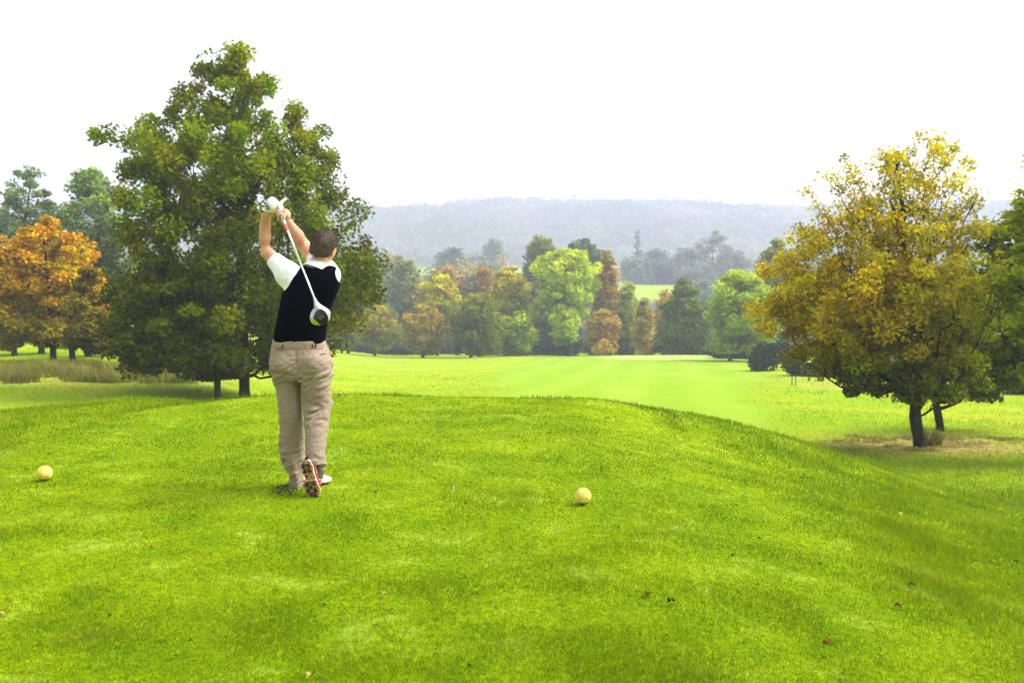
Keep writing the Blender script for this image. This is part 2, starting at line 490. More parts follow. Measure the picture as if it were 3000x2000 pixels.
def make_tree(name, label, cat, Y, base, rows, pal, nclump=60, nleaf=60, leaf=0.3, clump=0.9, trunk_r=0.2,
              bark=None, depth=0.9, rise=0.5, group=None, flat=0.65, up=0.5, top_frac=0.9, surf=0.42, droop=0.0,
              tip=0.02, lean_pts=None, ground_z=None, jitter=0.25, bare=0.0, pal_fn=None, seed=None, shrink=.62, sink=0.15, gap=0.0, gap_s=.8, twigs=0, twig_len=.8, low_dense=0.0, wexp=1.3):
    """rows: (photo y, left x, right x) of the crown outline at depth Y; pal: (low colours, high colours)"""
    bp = at(base[0], base[1], Y)
    bx, by = bp[0], Y
    bz = float(H(np.array(bx), np.array(by))) if ground_z is None else ground_z
    root_loc = np.array([bx, by, bz])
    rows = sorted(rows, key=lambda r: -r[0])
    zs = np.array([at(1500, r[0], Y)[2] for r in rows])
    xl = np.array([at(r[1], r[0], Y)[0] for r in rows]); xr = np.array([at(r[2], r[0], Y)[0] for r in rows])
    zlo, zhi = zs[0], zs[-1]
    zz = np.linspace(zlo, zhi, 60)
    W = np.interp(zz, zs, (xr - xl) / 2)
    wgt = np.maximum(W, 0.15) ** wexp; cdf = np.cumsum(wgt) / wgt.sum()
    cz = np.interp(rng.uniform(0, 1, nclump), cdf, zz)
    cr = np.interp(cz, zs, (xr - xl) / 2); cc = np.interp(cz, zs, (xr + xl) / 2)
    crad = clump * rng.uniform(.65, 1.25, nclump) * np.clip(cr / (np.max(cr) + 1e-6), .45, 1) ** 0.5
    th = rng.uniform(0, 2 * math.pi, nclump); rf = rng.uniform(0, 1, nclump) ** surf
    rad = np.maximum(cr - crad * shrink, 0.02) * rf * (1 + 0.10 * rng.normal(0, 1, nclump))
    cx = cc + rad * np.cos(th); cy = by + rad * np.sin(th) * depth
    C = np.stack([cx, cy, cz], -1)
    # ---- trunk and limbs: every clump is tied to the nearest lower limb
    ttop = bz + (zhi - bz) * top_frac
    nt_ = 28
    tz = np.linspace(bz, ttop, nt_)
    ccx = np.interp(tz, zs, (xr + xl) / 2)
    k = smooth(zlo, zhi, tz)
    tx = bx * (1 - k) + ccx * k + np.cumsum(rng.normal(0, .03, nt_)) * (zhi - bz) / 28
    tx[0] = bx; tx[1:3] = bx + (tx[1:3] - bx) * .4
    ty = by + np.cumsum(rng.normal(0, .03, nt_)) * (zhi - bz) / 28; ty[0] = by
    if lean_pts is not None:
        lp = np.array([at(a, b, Y) for a, b in lean_pts])
        o_ = np.argsort(lp[:, 2]); lp = lp[o_]
        tx = np.where(tz <= lp[-1, 2] + .01, np.interp(tz, lp[:, 2], lp[:, 0]), tx)
        if tz[0] < lp[0, 2]: tx[0] = lp[0, 0]
    pos = [np.array([tx[i], ty[i], tz[i]]) for i in range(nt_)]
    pos[0][2] -= sink
    par = [-1] + list(range(nt_ - 1))
    istrunk = [True] * nt_
    order = np.argsort(np.hypot(C[:, 0] - np.interp(C[:, 2], tz, tx), C[:, 1] - by))
    tipnode = {}
    for ci in order:
        c = C[ci]; PA = np.array(pos)
        dv = c - PA; hd = np.hypot(dv[:, 0], dv[:, 1])
        cost = np.linalg.norm(dv, axis=1) + 2.0 * np.maximum(0, rise * hd - dv[:, 2]) 
        cost[PA[:, 2] < bz + (zlo - bz) * 0.55] += 50
        j = int(np.argmin(cost)); a = PA[j]
        L = np.linalg.norm(c - a); prev = j
        nseg = 3 if L > 1.5 * clump else 2
        for s in range(1, nseg + 1):
            f = s / nseg
            q_ = a + (c - a) * f
            q_[2] += -0.10 * L * math.sin(f * math.pi) * (1 if rise > .3 else -.3)
            if s < nseg: q_ = q_ + rng.normal(0, 0.05 * L, 3)
            pos.append(q_); par.append(prev); istrunk.append(False); prev = len(pos) - 1
        tipnode[ci] = prev
    PA = np.array(pos); par = np.array(par)
    cnt = np.zeros(len(par)); 
    for v in tipnode.values(): cnt[v] += 1
    for i in range(len(par) - 1, 0, -1): cnt[par[i]] += cnt[i]
    rad_ = tip * np.maximum(cnt, .6) ** 0.5
    sc_ = trunk_r / max(rad_[0], 1e-6)
    sc_ = min(sc_, 3.0)
    rad_ = np.maximum(rad_ * sc_, tip * .6)
    hfr = (PA[:, 2] - bz) / max(zhi - bz, .1)
    tr_i = np.array(istrunk)
    rad_[tr_i] = np.minimum(np.maximum(rad_[tr_i], trunk_r * (1 - .85 * hfr[tr_i])), trunk_r)
    e = np.arange(1, len(par))
    root = empty(name, root_loc)
    tag(root, label, cat, group)
    ra = np.where(tr_i[e], rad_[par[e]], np.minimum(rad_[par[e]], rad_[e] * 1.25)); ra[0] = trunk_r * 1.28
    TA, TB, TRa, TRb = PA[par[e]], PA[e], ra, rad_[e]
    if twigs:
        hi_c = np.nonzero((C[:, 2] - zlo) / (zhi - zlo) > .35)[0]; tc_ = C[rng.choice(hi_c, twigs)]
        out_ = tc_ - np.array([np.mean(xl + xr) / 2, by, 0]); out_[:, 2] = 0; out_ /= np.maximum(np.linalg.norm(out_, axis=1), .1)[:, None]
        dr_ = np.array([0, 0, 1.0]) + out_ * .45 + rng.normal(0, .22, (twigs, 3)); L_ = twig_len * rng.uniform(.5, 1.2, (twigs, 1))
        mid_ = tc_ + dr_ * L_ * .5; end_ = tc_ + dr_ * L_ + rng.normal(0, .06, (twigs, 3)); st_ = tc_ - dr_ * L_ * .5
        TA = np.concatenate([TA, st_, mid_]); TB = np.concatenate([TB, mid_, end_])
        TRa = np.concatenate([TRa, np.full(twigs, tip * .6), np.full(twigs, tip * .45)]); TRb = np.concatenate([TRb, np.full(twigs, tip * .45), np.full(twigs, tip * .2)])
    link('trunk', tubes_mesh('trunk', TA, TB, TRa, TRb, root_loc, 7), bark or m_bark, root)
    # ---- leaves
    m = (nleaf * rng.uniform(.6, 1.4, nclump) * (1 if np.isscalar(bare) and bare == 0 else 1)).astype(int)
    m = (m * (1 + low_dense * (1 - 2 * smooth(.25, .75, (cz - zlo) / (zhi - zlo))))).astype(int)
    ci = np.repeat(np.arange(nclump), m)
    v = rng.normal(0, 1, (len(ci), 3)); v /= np.linalg.norm(v, axis=1)[:, None]
    rr = crad[ci] * rng.uniform(0, 1, len(ci)) ** 0.5
    P = C[ci] + v * rr[:, None] * np.array([1, 1, flat])
    P[:, 2] -= droop * 0.25 * rr
    P[:, 2] = np.maximum(P[:, 2], zlo - clump * .3)
    axis = np.stack([np.interp(P[:, 2], zs, (xr + xl) / 2), np.full(len(P), by), np.full(len(P), (zlo + zhi) / 2 - (zhi - zlo) * .1)], -1)
    od = P - axis; od /= np.maximum(np.linalg.norm(od, axis=1), .01)[:, None]
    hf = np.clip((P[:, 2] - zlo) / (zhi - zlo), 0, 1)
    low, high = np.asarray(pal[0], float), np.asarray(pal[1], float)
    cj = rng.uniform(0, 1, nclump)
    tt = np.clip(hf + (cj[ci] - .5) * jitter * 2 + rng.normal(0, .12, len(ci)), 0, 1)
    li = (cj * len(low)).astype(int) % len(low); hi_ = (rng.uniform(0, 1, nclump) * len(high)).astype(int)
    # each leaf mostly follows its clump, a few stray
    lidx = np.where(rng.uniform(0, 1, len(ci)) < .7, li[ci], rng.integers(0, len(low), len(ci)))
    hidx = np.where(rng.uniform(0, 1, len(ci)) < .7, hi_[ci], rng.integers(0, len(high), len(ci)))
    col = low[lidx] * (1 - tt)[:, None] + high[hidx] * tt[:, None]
    if pal_fn is not None: col = pal_fn(P, hf, ci, cj, col)
    col = col * (rng.uniform(.72, 1.28, len(ci)) * (0.68 + .64 * rng.uniform(0, 1, nclump)[ci]))[:, None]
    if gap:
        gn = vnoise(P[:, 0] * gap_s, P[:, 1] * gap_s, P[:, 2] * gap_s, int(abs(bx) * 13) + 5)
        keep = gn < (1 - gap) + .25 * rng.normal(0, 1, len(gn)) * .4
        P, col, od, hf = P[keep], col[keep], od[keep], hf[keep]; ci = ci[keep]
    if bare:
        keep = rng.uniform(0, 1, len(ci)) > bare * smooth(.6, 1, hf + .25 * vnoise(P[:, 0] * .7, P[:, 1] * .7, P[:, 2] * .7, 77))
        P, col, od = P[keep], col[keep], od[keep]
    me = leaf_mesh('crown', P, leaf, np.clip(col, 0, .9).astype(np.float32), od, root_loc, up, droop)
    link('crown', me, m_leaf, root)
    return root

S = 3000 / 2352.0
def rows2(l): return [(a * S, b * S, c * S) for a, b, c in l]   # from the 2352 px wide view

G_DK = [(.040, .062, .004), (.055, .070, .006), (.070, .075, .006)]
G_MD = [(.075, .105, .006), (.105, .120, .008), (.085, .13, .008)]
OLIVE = [(.10, .105, .012), (.13, .115, .014), (.08, .10, .012)]
YG = [(.20, .26, .012), (.16, .25, .014), (.24, .27, .016)]
ORANGE = [(.42, .19, .010), (.46, .25, .012), (.34, .13, .010)]
YELLOW = [(.42, .28, .010), (.36, .26, .012), (.44, .24, .010)]
BROWN = [(.17, .095, .025), (.22, .12, .03), (.13, .085, .03)]
TEAL = [(.030, .060, .035), (.040, .075, .045), (.028, .050, .028)]
TAN = [(.26, .18, .045), (.30, .20, .05), (.22, .18, .05)]
GREY = [(.075, .10, .05), (.09, .11, .055), (.06, .085, .045)]

# --- the big oak behind the golfer
big = rows2([(116, 515, 575), (130, 438, 594), (150, 425, 600), (180, 425, 612), (200, 425, 660), (225, 362, 694), (265, 345, 700), (285, 292, 742), (305, 262, 752), (330, 260, 762), (370, 275, 778),
             (400, 290, 785), (440, 275, 790), (480, 262, 835), (530, 262, 838), (575, 250, 855), (620, 245, 885), (660, 250, 888), (700, 245, 872), (750, 248, 855),
             (800, 265, 780), (830, 300, 745), (852, 420, 700)])
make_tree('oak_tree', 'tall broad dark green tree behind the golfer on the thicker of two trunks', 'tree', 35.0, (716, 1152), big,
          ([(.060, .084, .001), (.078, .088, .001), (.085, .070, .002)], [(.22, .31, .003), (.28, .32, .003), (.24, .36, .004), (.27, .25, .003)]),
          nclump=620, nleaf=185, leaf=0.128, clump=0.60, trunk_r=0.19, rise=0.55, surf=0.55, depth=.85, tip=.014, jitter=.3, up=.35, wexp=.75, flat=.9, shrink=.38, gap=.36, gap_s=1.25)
# --- smaller oak in front of it
fr = rows2([(560, 330, 380), (600, 290, 430), (660, 260, 490), (720, 240, 560), (770, 228, 590), (810, 240, 600), (840, 300, 590), (862, 440, 545)])
make_tree('oak_tree', 'lower bushy dark green tree on the thinner trunk left of the golfer', 'tree', 33.0, (637, 1160), fr,
          ([(.060, .082, .001), (.075, .088, .001), (.07, .062, .002)], [(.14, .18, .004), (.18, .195, .005), (.13, .165, .004)]),
          nclump=130, nleaf=190, leaf=0.13, clump=0.62, trunk_r=0.115, rise=0.3, surf=0.5, depth=.8, tip=.011, lean_pts=[(637, 1170), (636, 1080)])

# --- orange trees on the left and the dull green ones behind them
def orange_pal(P, hf, ci, cj, col):
    return col
OR_LO = [(.26, .23, .004), (.34, .25, .004), (.18, .21, .004)]
OR_HI = [(.66, .32, .003), (.68, .39, .004), (.62, .24, .004), (.50, .34, .004)]
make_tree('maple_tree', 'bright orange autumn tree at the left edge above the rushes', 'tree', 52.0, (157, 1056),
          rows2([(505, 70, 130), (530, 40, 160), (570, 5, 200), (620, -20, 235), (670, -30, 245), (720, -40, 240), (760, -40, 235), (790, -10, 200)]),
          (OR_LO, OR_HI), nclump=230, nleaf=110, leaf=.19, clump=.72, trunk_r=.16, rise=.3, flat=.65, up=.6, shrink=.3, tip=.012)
make_tree('maple_tree', 'orange and olive tree between the brightest orange one and the big green tree', 'tree', 48.0, (214, 1072),
          rows2([(610, 190, 225), (640, 165, 240), (700, 140, 262), (750, 130, 270), (790, 150, 262), (805, 180, 240)]),
          ([(.13, .125, .010), (.10, .11, .010)], [(.30, .18, .010), (.20, .16, .010)]), nclump=60, nleaf=130, leaf=.18, clump=.62, trunk_r=.15, rise=.2, flat=.4, up=.9, tip=.012)
make_tree('maple_tree', 'dull orange tree half out of the frame at the left edge', 'tree', 58.0, (42, 1040),
          rows2([(540, -60, 30), (600, -90, 60), (680, -100, 80), (740, -100, 85), (785, -70, 60)]),
          (OR_LO, OR_HI), nclump=70, nleaf=110, leaf=.2, clump=.8, trunk_r=.16, rise=.2, flat=.4, up=.9, tip=.012)
make_tree('maple_tree', 'olive tree in the shade behind the orange trees with a grey trunk', 'tree', 60.0, (122, 1045),
          rows2([(620, 90, 150), (680, 60, 190), (740, 50, 200), (795, 70, 170)]),
          (G_DK, OLIVE), nclump=50, nleaf=90, leaf=.22, clump=.8, trunk_r=.19, rise=.2, bark=m_greybark)
make_tree('maple_tree', 'dark tree with a leaning trunk at the left foot of the big green tree', 'tree', 57.0, (258, 1042),
          rows2([(640, 200, 260), (700, 180, 280), (760, 180, 290), (802, 200, 270)]),
          (G_DK, OLIVE), nclump=50, nleaf=90, leaf=.22, clump=.8, trunk_r=.2, rise=.2, lean_pts=[(262, 1046), (246, 1010)])
make_tree('ash_tree', 'pale grey green tree with a loose crown at the top left', 'tree', 92.0, (60, 1030),
          rows2([(382, 50, 95), (400, 20, 120), (430, -5, 150), (480, -30, 170), (540, -50, 180), (620, -60, 190), (720, -40, 170)]),
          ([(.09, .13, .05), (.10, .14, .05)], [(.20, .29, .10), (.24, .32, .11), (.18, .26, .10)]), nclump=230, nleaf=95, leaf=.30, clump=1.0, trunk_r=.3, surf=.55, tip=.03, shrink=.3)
make_tree('ash_tree', 'pale green tree between the grey green one and the big tree', 'tree', 86.0, (285, 1030),
          rows2([(392, 185, 235), (410, 165, 262), (450, 150, 290), (520, 140, 320), (600, 140, 330), (720, 160, 320)]),
          ([(.09, .13, .04), (.11, .15, .04)], [(.26, .38, .07), (.30, .41, .08), (.23, .34, .07)]), nclump=200, nleaf=95, leaf=.30, clump=1.0, trunk_r=.3, surf=.55, tip=.03, shrink=.3)
make_tree('ash_tree', 'dull green tree far left behind the orange crowns', 'tree', 100.0, (-20, 1030),
          rows2([(440, -80, 10), (500, -120, 40), (600, -140, 80), (740, -120, 90)]),
          (GREY, GREY), nclump=80, nleaf=70, leaf=.38, clump=1.3, trunk_r=.3)
make_tree('beech_tree', 'dark tree closing the gap under the orange crowns', 'tree', 78.0, (190, 1035),
          rows2([(560, 90, 300), (640, 60, 330), (720, 50, 340), (790, 60, 330)]),
          (G_DK, G_DK), nclump=80, nleaf=80, leaf=.34, clump=1.2, trunk_r=.3)

# --- the yellow tree on the right
ye = rows2([(285, 2108, 2132), (300, 2095, 2160), (330, 2060, 2195), (350, 1960, 2205), (372, 1900, 2212), (405, 1880, 2232), (440, 1872, 2246), (480, 1858, 2262), (520, 1830, 2272),
            (560, 1800, 2280), (600, 1790, 2290), (650, 1770, 2300), (700, 1752, 2300), (740, 1735, 2300), (775, 1745, 2300), (805, 1775, 2290), (835, 1830, 2280), (865, 1860, 2260), (890, 1900, 2230), (912, 2040, 2190)])
Y_BX = at(2690, 1200, 25.0)[0]
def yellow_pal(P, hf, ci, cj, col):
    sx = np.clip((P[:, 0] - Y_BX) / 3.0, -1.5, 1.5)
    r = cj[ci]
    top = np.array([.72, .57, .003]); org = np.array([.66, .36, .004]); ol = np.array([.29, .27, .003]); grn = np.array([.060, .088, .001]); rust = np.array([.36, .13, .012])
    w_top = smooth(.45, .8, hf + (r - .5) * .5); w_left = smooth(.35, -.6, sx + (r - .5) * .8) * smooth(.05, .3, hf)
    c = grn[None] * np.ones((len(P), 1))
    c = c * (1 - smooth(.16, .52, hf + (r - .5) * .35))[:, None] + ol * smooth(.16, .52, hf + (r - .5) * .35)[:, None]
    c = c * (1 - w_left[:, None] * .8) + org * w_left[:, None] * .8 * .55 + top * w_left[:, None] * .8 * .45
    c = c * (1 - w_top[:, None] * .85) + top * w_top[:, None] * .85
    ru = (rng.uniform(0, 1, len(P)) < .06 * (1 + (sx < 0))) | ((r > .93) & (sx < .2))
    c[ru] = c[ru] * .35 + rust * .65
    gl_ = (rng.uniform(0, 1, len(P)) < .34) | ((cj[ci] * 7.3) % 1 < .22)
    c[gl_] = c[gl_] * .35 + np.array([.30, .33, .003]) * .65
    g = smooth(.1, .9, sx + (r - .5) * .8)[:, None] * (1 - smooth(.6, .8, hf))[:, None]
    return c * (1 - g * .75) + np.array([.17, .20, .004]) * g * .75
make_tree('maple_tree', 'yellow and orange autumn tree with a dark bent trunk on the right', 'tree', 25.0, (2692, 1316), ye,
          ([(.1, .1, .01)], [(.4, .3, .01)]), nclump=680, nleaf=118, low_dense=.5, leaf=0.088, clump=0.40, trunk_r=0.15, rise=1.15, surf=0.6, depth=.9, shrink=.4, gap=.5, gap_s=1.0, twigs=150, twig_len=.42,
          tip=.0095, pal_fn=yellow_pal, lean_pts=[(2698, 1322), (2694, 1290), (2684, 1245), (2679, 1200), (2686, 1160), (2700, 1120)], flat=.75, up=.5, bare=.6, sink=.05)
gr = rows2([(480, 2330, 2352), (520, 2270, 2360), (560, 2240, 2400), (620, 2210, 2430), (680, 2190, 2440), (740, 2180, 2440), (800, 2170, 2420), (850, 2170, 2400), (890, 2180, 2330), (908, 2200, 2290)])
make_tree('maple_tree', 'dark green tree behind the yellow one on the straight second trunk', 'tree', 29.5, (2757, 1264), gr,
          ([(.075, .10, .004), (.10, .12, .005)], [(.22, .26, .006), (.28, .29, .008), (.17, .22, .006)]), nclump=200, nleaf=120, leaf=.14, clump=.68, trunk_r=.115,
          rise=.5, lean_pts=[(2758, 1270), (2736, 1150), (2760, 1100)], flat=.4, up=.8, tip=.009, surf=.55)
rt = rows2([(350, 2352, 2420), (420, 2350, 2520), (468, 2300, 2560), (505, 2285, 2600), (540, 2310, 2620), (590, 2305, 2620), (650, 2270, 2640), (700, 2275, 2640), (760, 2300, 2640), (810, 2320, 2600), (870, 2330, 2560)])
make_tree('maple_tree', 'yellow green branches reaching in from the right edge of the frame', 'tree', 22.0, (3150, 1330), rt,
          ([(.20, .27, .004), (.24, .28, .004)], [(.42, .46, .005), (.50, .48, .006), (.32, .40, .005)]), nclump=200, nleaf=110, leaf=.13, clump=.5, trunk_r=.14,
          rise=.3, flat=.35, up=.9, tip=.008, surf=.6)

# --- the line of trees across the end of the fairway: (kind, label, depth, base, outline rows, palette, extra)
def crown(x0, x1, y0, y1, shape='round'):
    h = y1 - y0; c = (x0 + x1) / 2; w = (x1 - x0) / 2
    prof = {'round': [(0, .25), (.08, .5), (.25, .82), (.5, 1), (.75, .93), (.92, .7), (1, .4)],
            'cone': [(0, .08), (.15, .3), (.4, .6), (.7, .9), (.9, 1), (1, .7)],
            'egg': [(0, .22), (.12, .55), (.35, .9), (.6, 1), (.85, .85), (1, .5)],
            'dome': [(0, .3), (.1, .62), (.3, .9), (.6, 1), (1, .95)],
            'vase': [(0, .3), (.1, .6), (.3, 1), (.55, .9), (.8, .6), (1, .35)]}[shape]
    return [(y0 + h * t, c - w * k, c + w * k) for t, k in prof]
LT = 'trees along the end of the fairway'
def lt(kind, label, Y, bx, by, box, pal, n=70, m=70, leaf=.36, cl=1.2, shape='round', tr=.25, **kw):
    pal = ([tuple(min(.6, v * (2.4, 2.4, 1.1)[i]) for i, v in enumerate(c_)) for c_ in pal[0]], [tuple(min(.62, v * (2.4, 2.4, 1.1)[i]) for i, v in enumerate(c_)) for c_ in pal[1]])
    box = (box[0] + 6, box[1] - 6, box[2] + 10, *box[3:])
    n = int(n * 1.5); m = int(m * 1.25); leaf *= 1.1; cl *= 1.15
    kw.setdefault('shrink', .35); kw.setdefault('surf', .5)
    make_tree(kind, label, 'tree', Y, (bx, by), crown(*box, shape), pal, nclump=n, nleaf=m, leaf=leaf, clump=cl, trunk_r=tr, group=LT, tip=.03, **kw)
mixw = lambda a, b: a + b
# front row
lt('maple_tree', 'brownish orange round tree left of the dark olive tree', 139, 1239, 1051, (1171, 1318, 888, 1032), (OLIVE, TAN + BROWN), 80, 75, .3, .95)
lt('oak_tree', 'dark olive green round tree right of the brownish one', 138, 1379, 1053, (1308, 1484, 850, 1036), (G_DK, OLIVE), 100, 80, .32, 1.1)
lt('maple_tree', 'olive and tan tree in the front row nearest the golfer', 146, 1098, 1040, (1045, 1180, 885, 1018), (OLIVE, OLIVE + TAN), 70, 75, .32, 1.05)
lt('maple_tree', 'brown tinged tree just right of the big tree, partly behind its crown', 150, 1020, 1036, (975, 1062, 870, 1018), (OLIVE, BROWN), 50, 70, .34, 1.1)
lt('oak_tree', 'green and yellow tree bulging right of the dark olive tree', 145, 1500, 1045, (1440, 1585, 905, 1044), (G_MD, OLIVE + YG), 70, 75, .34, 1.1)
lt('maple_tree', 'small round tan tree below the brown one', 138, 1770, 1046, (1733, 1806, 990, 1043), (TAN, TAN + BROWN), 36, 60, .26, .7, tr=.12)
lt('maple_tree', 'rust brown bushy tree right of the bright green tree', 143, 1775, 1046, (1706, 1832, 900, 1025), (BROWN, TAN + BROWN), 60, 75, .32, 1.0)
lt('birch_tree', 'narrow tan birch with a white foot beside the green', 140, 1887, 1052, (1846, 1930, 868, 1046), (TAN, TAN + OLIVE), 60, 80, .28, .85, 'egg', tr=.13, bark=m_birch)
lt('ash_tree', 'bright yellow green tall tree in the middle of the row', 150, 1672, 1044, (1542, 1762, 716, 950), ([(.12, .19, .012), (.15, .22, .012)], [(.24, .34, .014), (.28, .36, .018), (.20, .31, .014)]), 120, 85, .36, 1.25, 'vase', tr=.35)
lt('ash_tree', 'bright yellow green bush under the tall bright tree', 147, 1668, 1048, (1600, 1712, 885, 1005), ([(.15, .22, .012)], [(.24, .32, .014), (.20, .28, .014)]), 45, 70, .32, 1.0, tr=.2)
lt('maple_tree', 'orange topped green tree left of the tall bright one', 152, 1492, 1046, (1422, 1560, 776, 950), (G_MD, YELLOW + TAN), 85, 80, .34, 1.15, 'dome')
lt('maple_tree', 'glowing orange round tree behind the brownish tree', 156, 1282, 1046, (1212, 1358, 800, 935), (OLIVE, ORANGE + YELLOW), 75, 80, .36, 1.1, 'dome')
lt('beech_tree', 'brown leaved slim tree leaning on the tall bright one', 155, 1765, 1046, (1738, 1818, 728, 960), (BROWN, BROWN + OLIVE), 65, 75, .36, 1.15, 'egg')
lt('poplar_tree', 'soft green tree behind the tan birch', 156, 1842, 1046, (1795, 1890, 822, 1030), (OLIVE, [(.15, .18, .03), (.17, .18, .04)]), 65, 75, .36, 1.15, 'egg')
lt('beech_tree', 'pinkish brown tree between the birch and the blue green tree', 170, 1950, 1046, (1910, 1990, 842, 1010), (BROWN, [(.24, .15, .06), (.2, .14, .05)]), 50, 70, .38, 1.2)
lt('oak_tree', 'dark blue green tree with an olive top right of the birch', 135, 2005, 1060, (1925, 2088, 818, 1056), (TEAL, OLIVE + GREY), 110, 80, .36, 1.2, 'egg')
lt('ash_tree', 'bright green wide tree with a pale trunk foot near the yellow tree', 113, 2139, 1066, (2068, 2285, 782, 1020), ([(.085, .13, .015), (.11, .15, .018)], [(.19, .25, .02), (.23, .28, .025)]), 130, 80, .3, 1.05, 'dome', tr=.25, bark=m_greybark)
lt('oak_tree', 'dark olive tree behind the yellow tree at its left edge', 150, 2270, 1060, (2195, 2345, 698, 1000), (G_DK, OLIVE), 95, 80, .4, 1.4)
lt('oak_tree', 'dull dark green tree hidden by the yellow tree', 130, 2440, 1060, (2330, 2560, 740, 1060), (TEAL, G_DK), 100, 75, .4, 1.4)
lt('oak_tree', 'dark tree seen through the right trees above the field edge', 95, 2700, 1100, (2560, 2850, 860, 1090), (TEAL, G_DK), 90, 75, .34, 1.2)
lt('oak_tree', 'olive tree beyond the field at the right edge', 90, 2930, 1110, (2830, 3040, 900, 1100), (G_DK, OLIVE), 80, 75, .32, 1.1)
# second row, hazier
lt('oak_tree', 'dark olive round tree rising behind the bright green one', 205, 1580, 1040, (1516, 1648, 678, 900), (G_DK, OLIVE), 80, 70, .5, 1.7)
lt('pine_tree', 'dark blue green pine crown at the right shoulder of the olive tree', 215, 1700, 1040, (1640, 1780, 682, 860), (TEAL, TEAL), 60, 75, .5, 1.6)
lt('beech_tree', 'tall greyish tree with thin crown beside the big tree', 200, 1190, 1040, (1128, 1248, 728, 960), (GREY, [(.14, .13, .06), (.12, .13, .06)]), 60, 60, .5, 1.6, 'egg')
lt('beech_tree', 'reddish brown tree behind the glowing orange one', 200, 1330, 1040, (1235, 1400, 772, 930), (BROWN, [(.2, .11, .05), (.17, .11, .05)]), 60, 65, .48, 1.5)
lt('beech_tree', 'brown tree between the orange top and the glowing one', 195, 1420, 1040, (1368, 1470, 776, 930), (BROWN, BROWN), 45, 65, .48, 1.5)
lt('oak_tree', 'blue green tree low behind the olive and tan trees', 180, 1080, 1040, (1000, 1170, 850, 1030), (TEAL, GREY), 60, 65, .45, 1.5)
lt('oak_tree', 'dark tree filling behind the dark olive tree', 175, 1400, 1045, (1320, 1470, 880, 1035), (TEAL, G_DK), 50, 65, .45, 1.5)
lt('oak_tree', 'dark green tree filling behind the tall bright one', 172, 1590, 1045, (1510, 1690, 860, 1040), (TEAL, G_MD), 60, 65, .45, 1.5)
lt('oak_tree', 'dull green tree behind the rust brown one', 175, 1830, 1045, (1760, 1900, 860, 1040), (TEAL, GREY), 50, 65, .45, 1.5)
lt('oak_tree', 'shadowy tree behind the bright wide tree', 150, 2180, 1058, (2060, 2300, 860, 1050), (TEAL, TEAL), 70, 65, .42, 1.5)
# far copse beyond the field
FC = 'hazy trees on the far field edge'
def ft(kind, label, Y, box, pal, n=70, m=70, leaf=1.05, cl=3.4, shape='dome', tr=.5):
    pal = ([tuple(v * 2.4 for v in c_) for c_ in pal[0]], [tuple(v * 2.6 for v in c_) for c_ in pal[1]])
    make_tree(kind, label, 'tree', Y, ((box[0] + box[1]) / 2, box[3] + 10), crown(*box, shape), pal, nclump=n, nleaf=m, leaf=leaf, clump=cl, trunk_r=tr, group=FC, tip=.08, shrink=.35)
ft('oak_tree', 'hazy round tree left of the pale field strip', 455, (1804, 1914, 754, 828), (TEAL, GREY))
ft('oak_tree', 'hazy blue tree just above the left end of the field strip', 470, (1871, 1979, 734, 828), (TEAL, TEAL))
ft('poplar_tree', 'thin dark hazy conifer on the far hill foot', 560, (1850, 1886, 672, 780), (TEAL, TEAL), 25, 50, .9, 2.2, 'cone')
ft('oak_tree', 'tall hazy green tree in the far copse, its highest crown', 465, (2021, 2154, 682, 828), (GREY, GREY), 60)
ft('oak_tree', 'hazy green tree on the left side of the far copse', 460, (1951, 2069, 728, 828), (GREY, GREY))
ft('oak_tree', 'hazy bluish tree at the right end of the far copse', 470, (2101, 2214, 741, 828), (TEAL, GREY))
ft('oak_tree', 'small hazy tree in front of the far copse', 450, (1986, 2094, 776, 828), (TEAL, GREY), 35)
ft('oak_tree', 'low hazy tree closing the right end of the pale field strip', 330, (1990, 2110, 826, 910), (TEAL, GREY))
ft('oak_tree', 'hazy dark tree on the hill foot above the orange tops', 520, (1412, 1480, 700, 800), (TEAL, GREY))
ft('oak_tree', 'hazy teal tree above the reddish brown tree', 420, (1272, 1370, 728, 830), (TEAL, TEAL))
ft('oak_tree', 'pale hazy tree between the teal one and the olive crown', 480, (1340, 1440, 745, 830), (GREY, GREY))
ft('oak_tree', 'hazy brownish tree on the hill foot beside the big tree', 500, (1080, 1190, 742, 850), (GREY, BROWN))

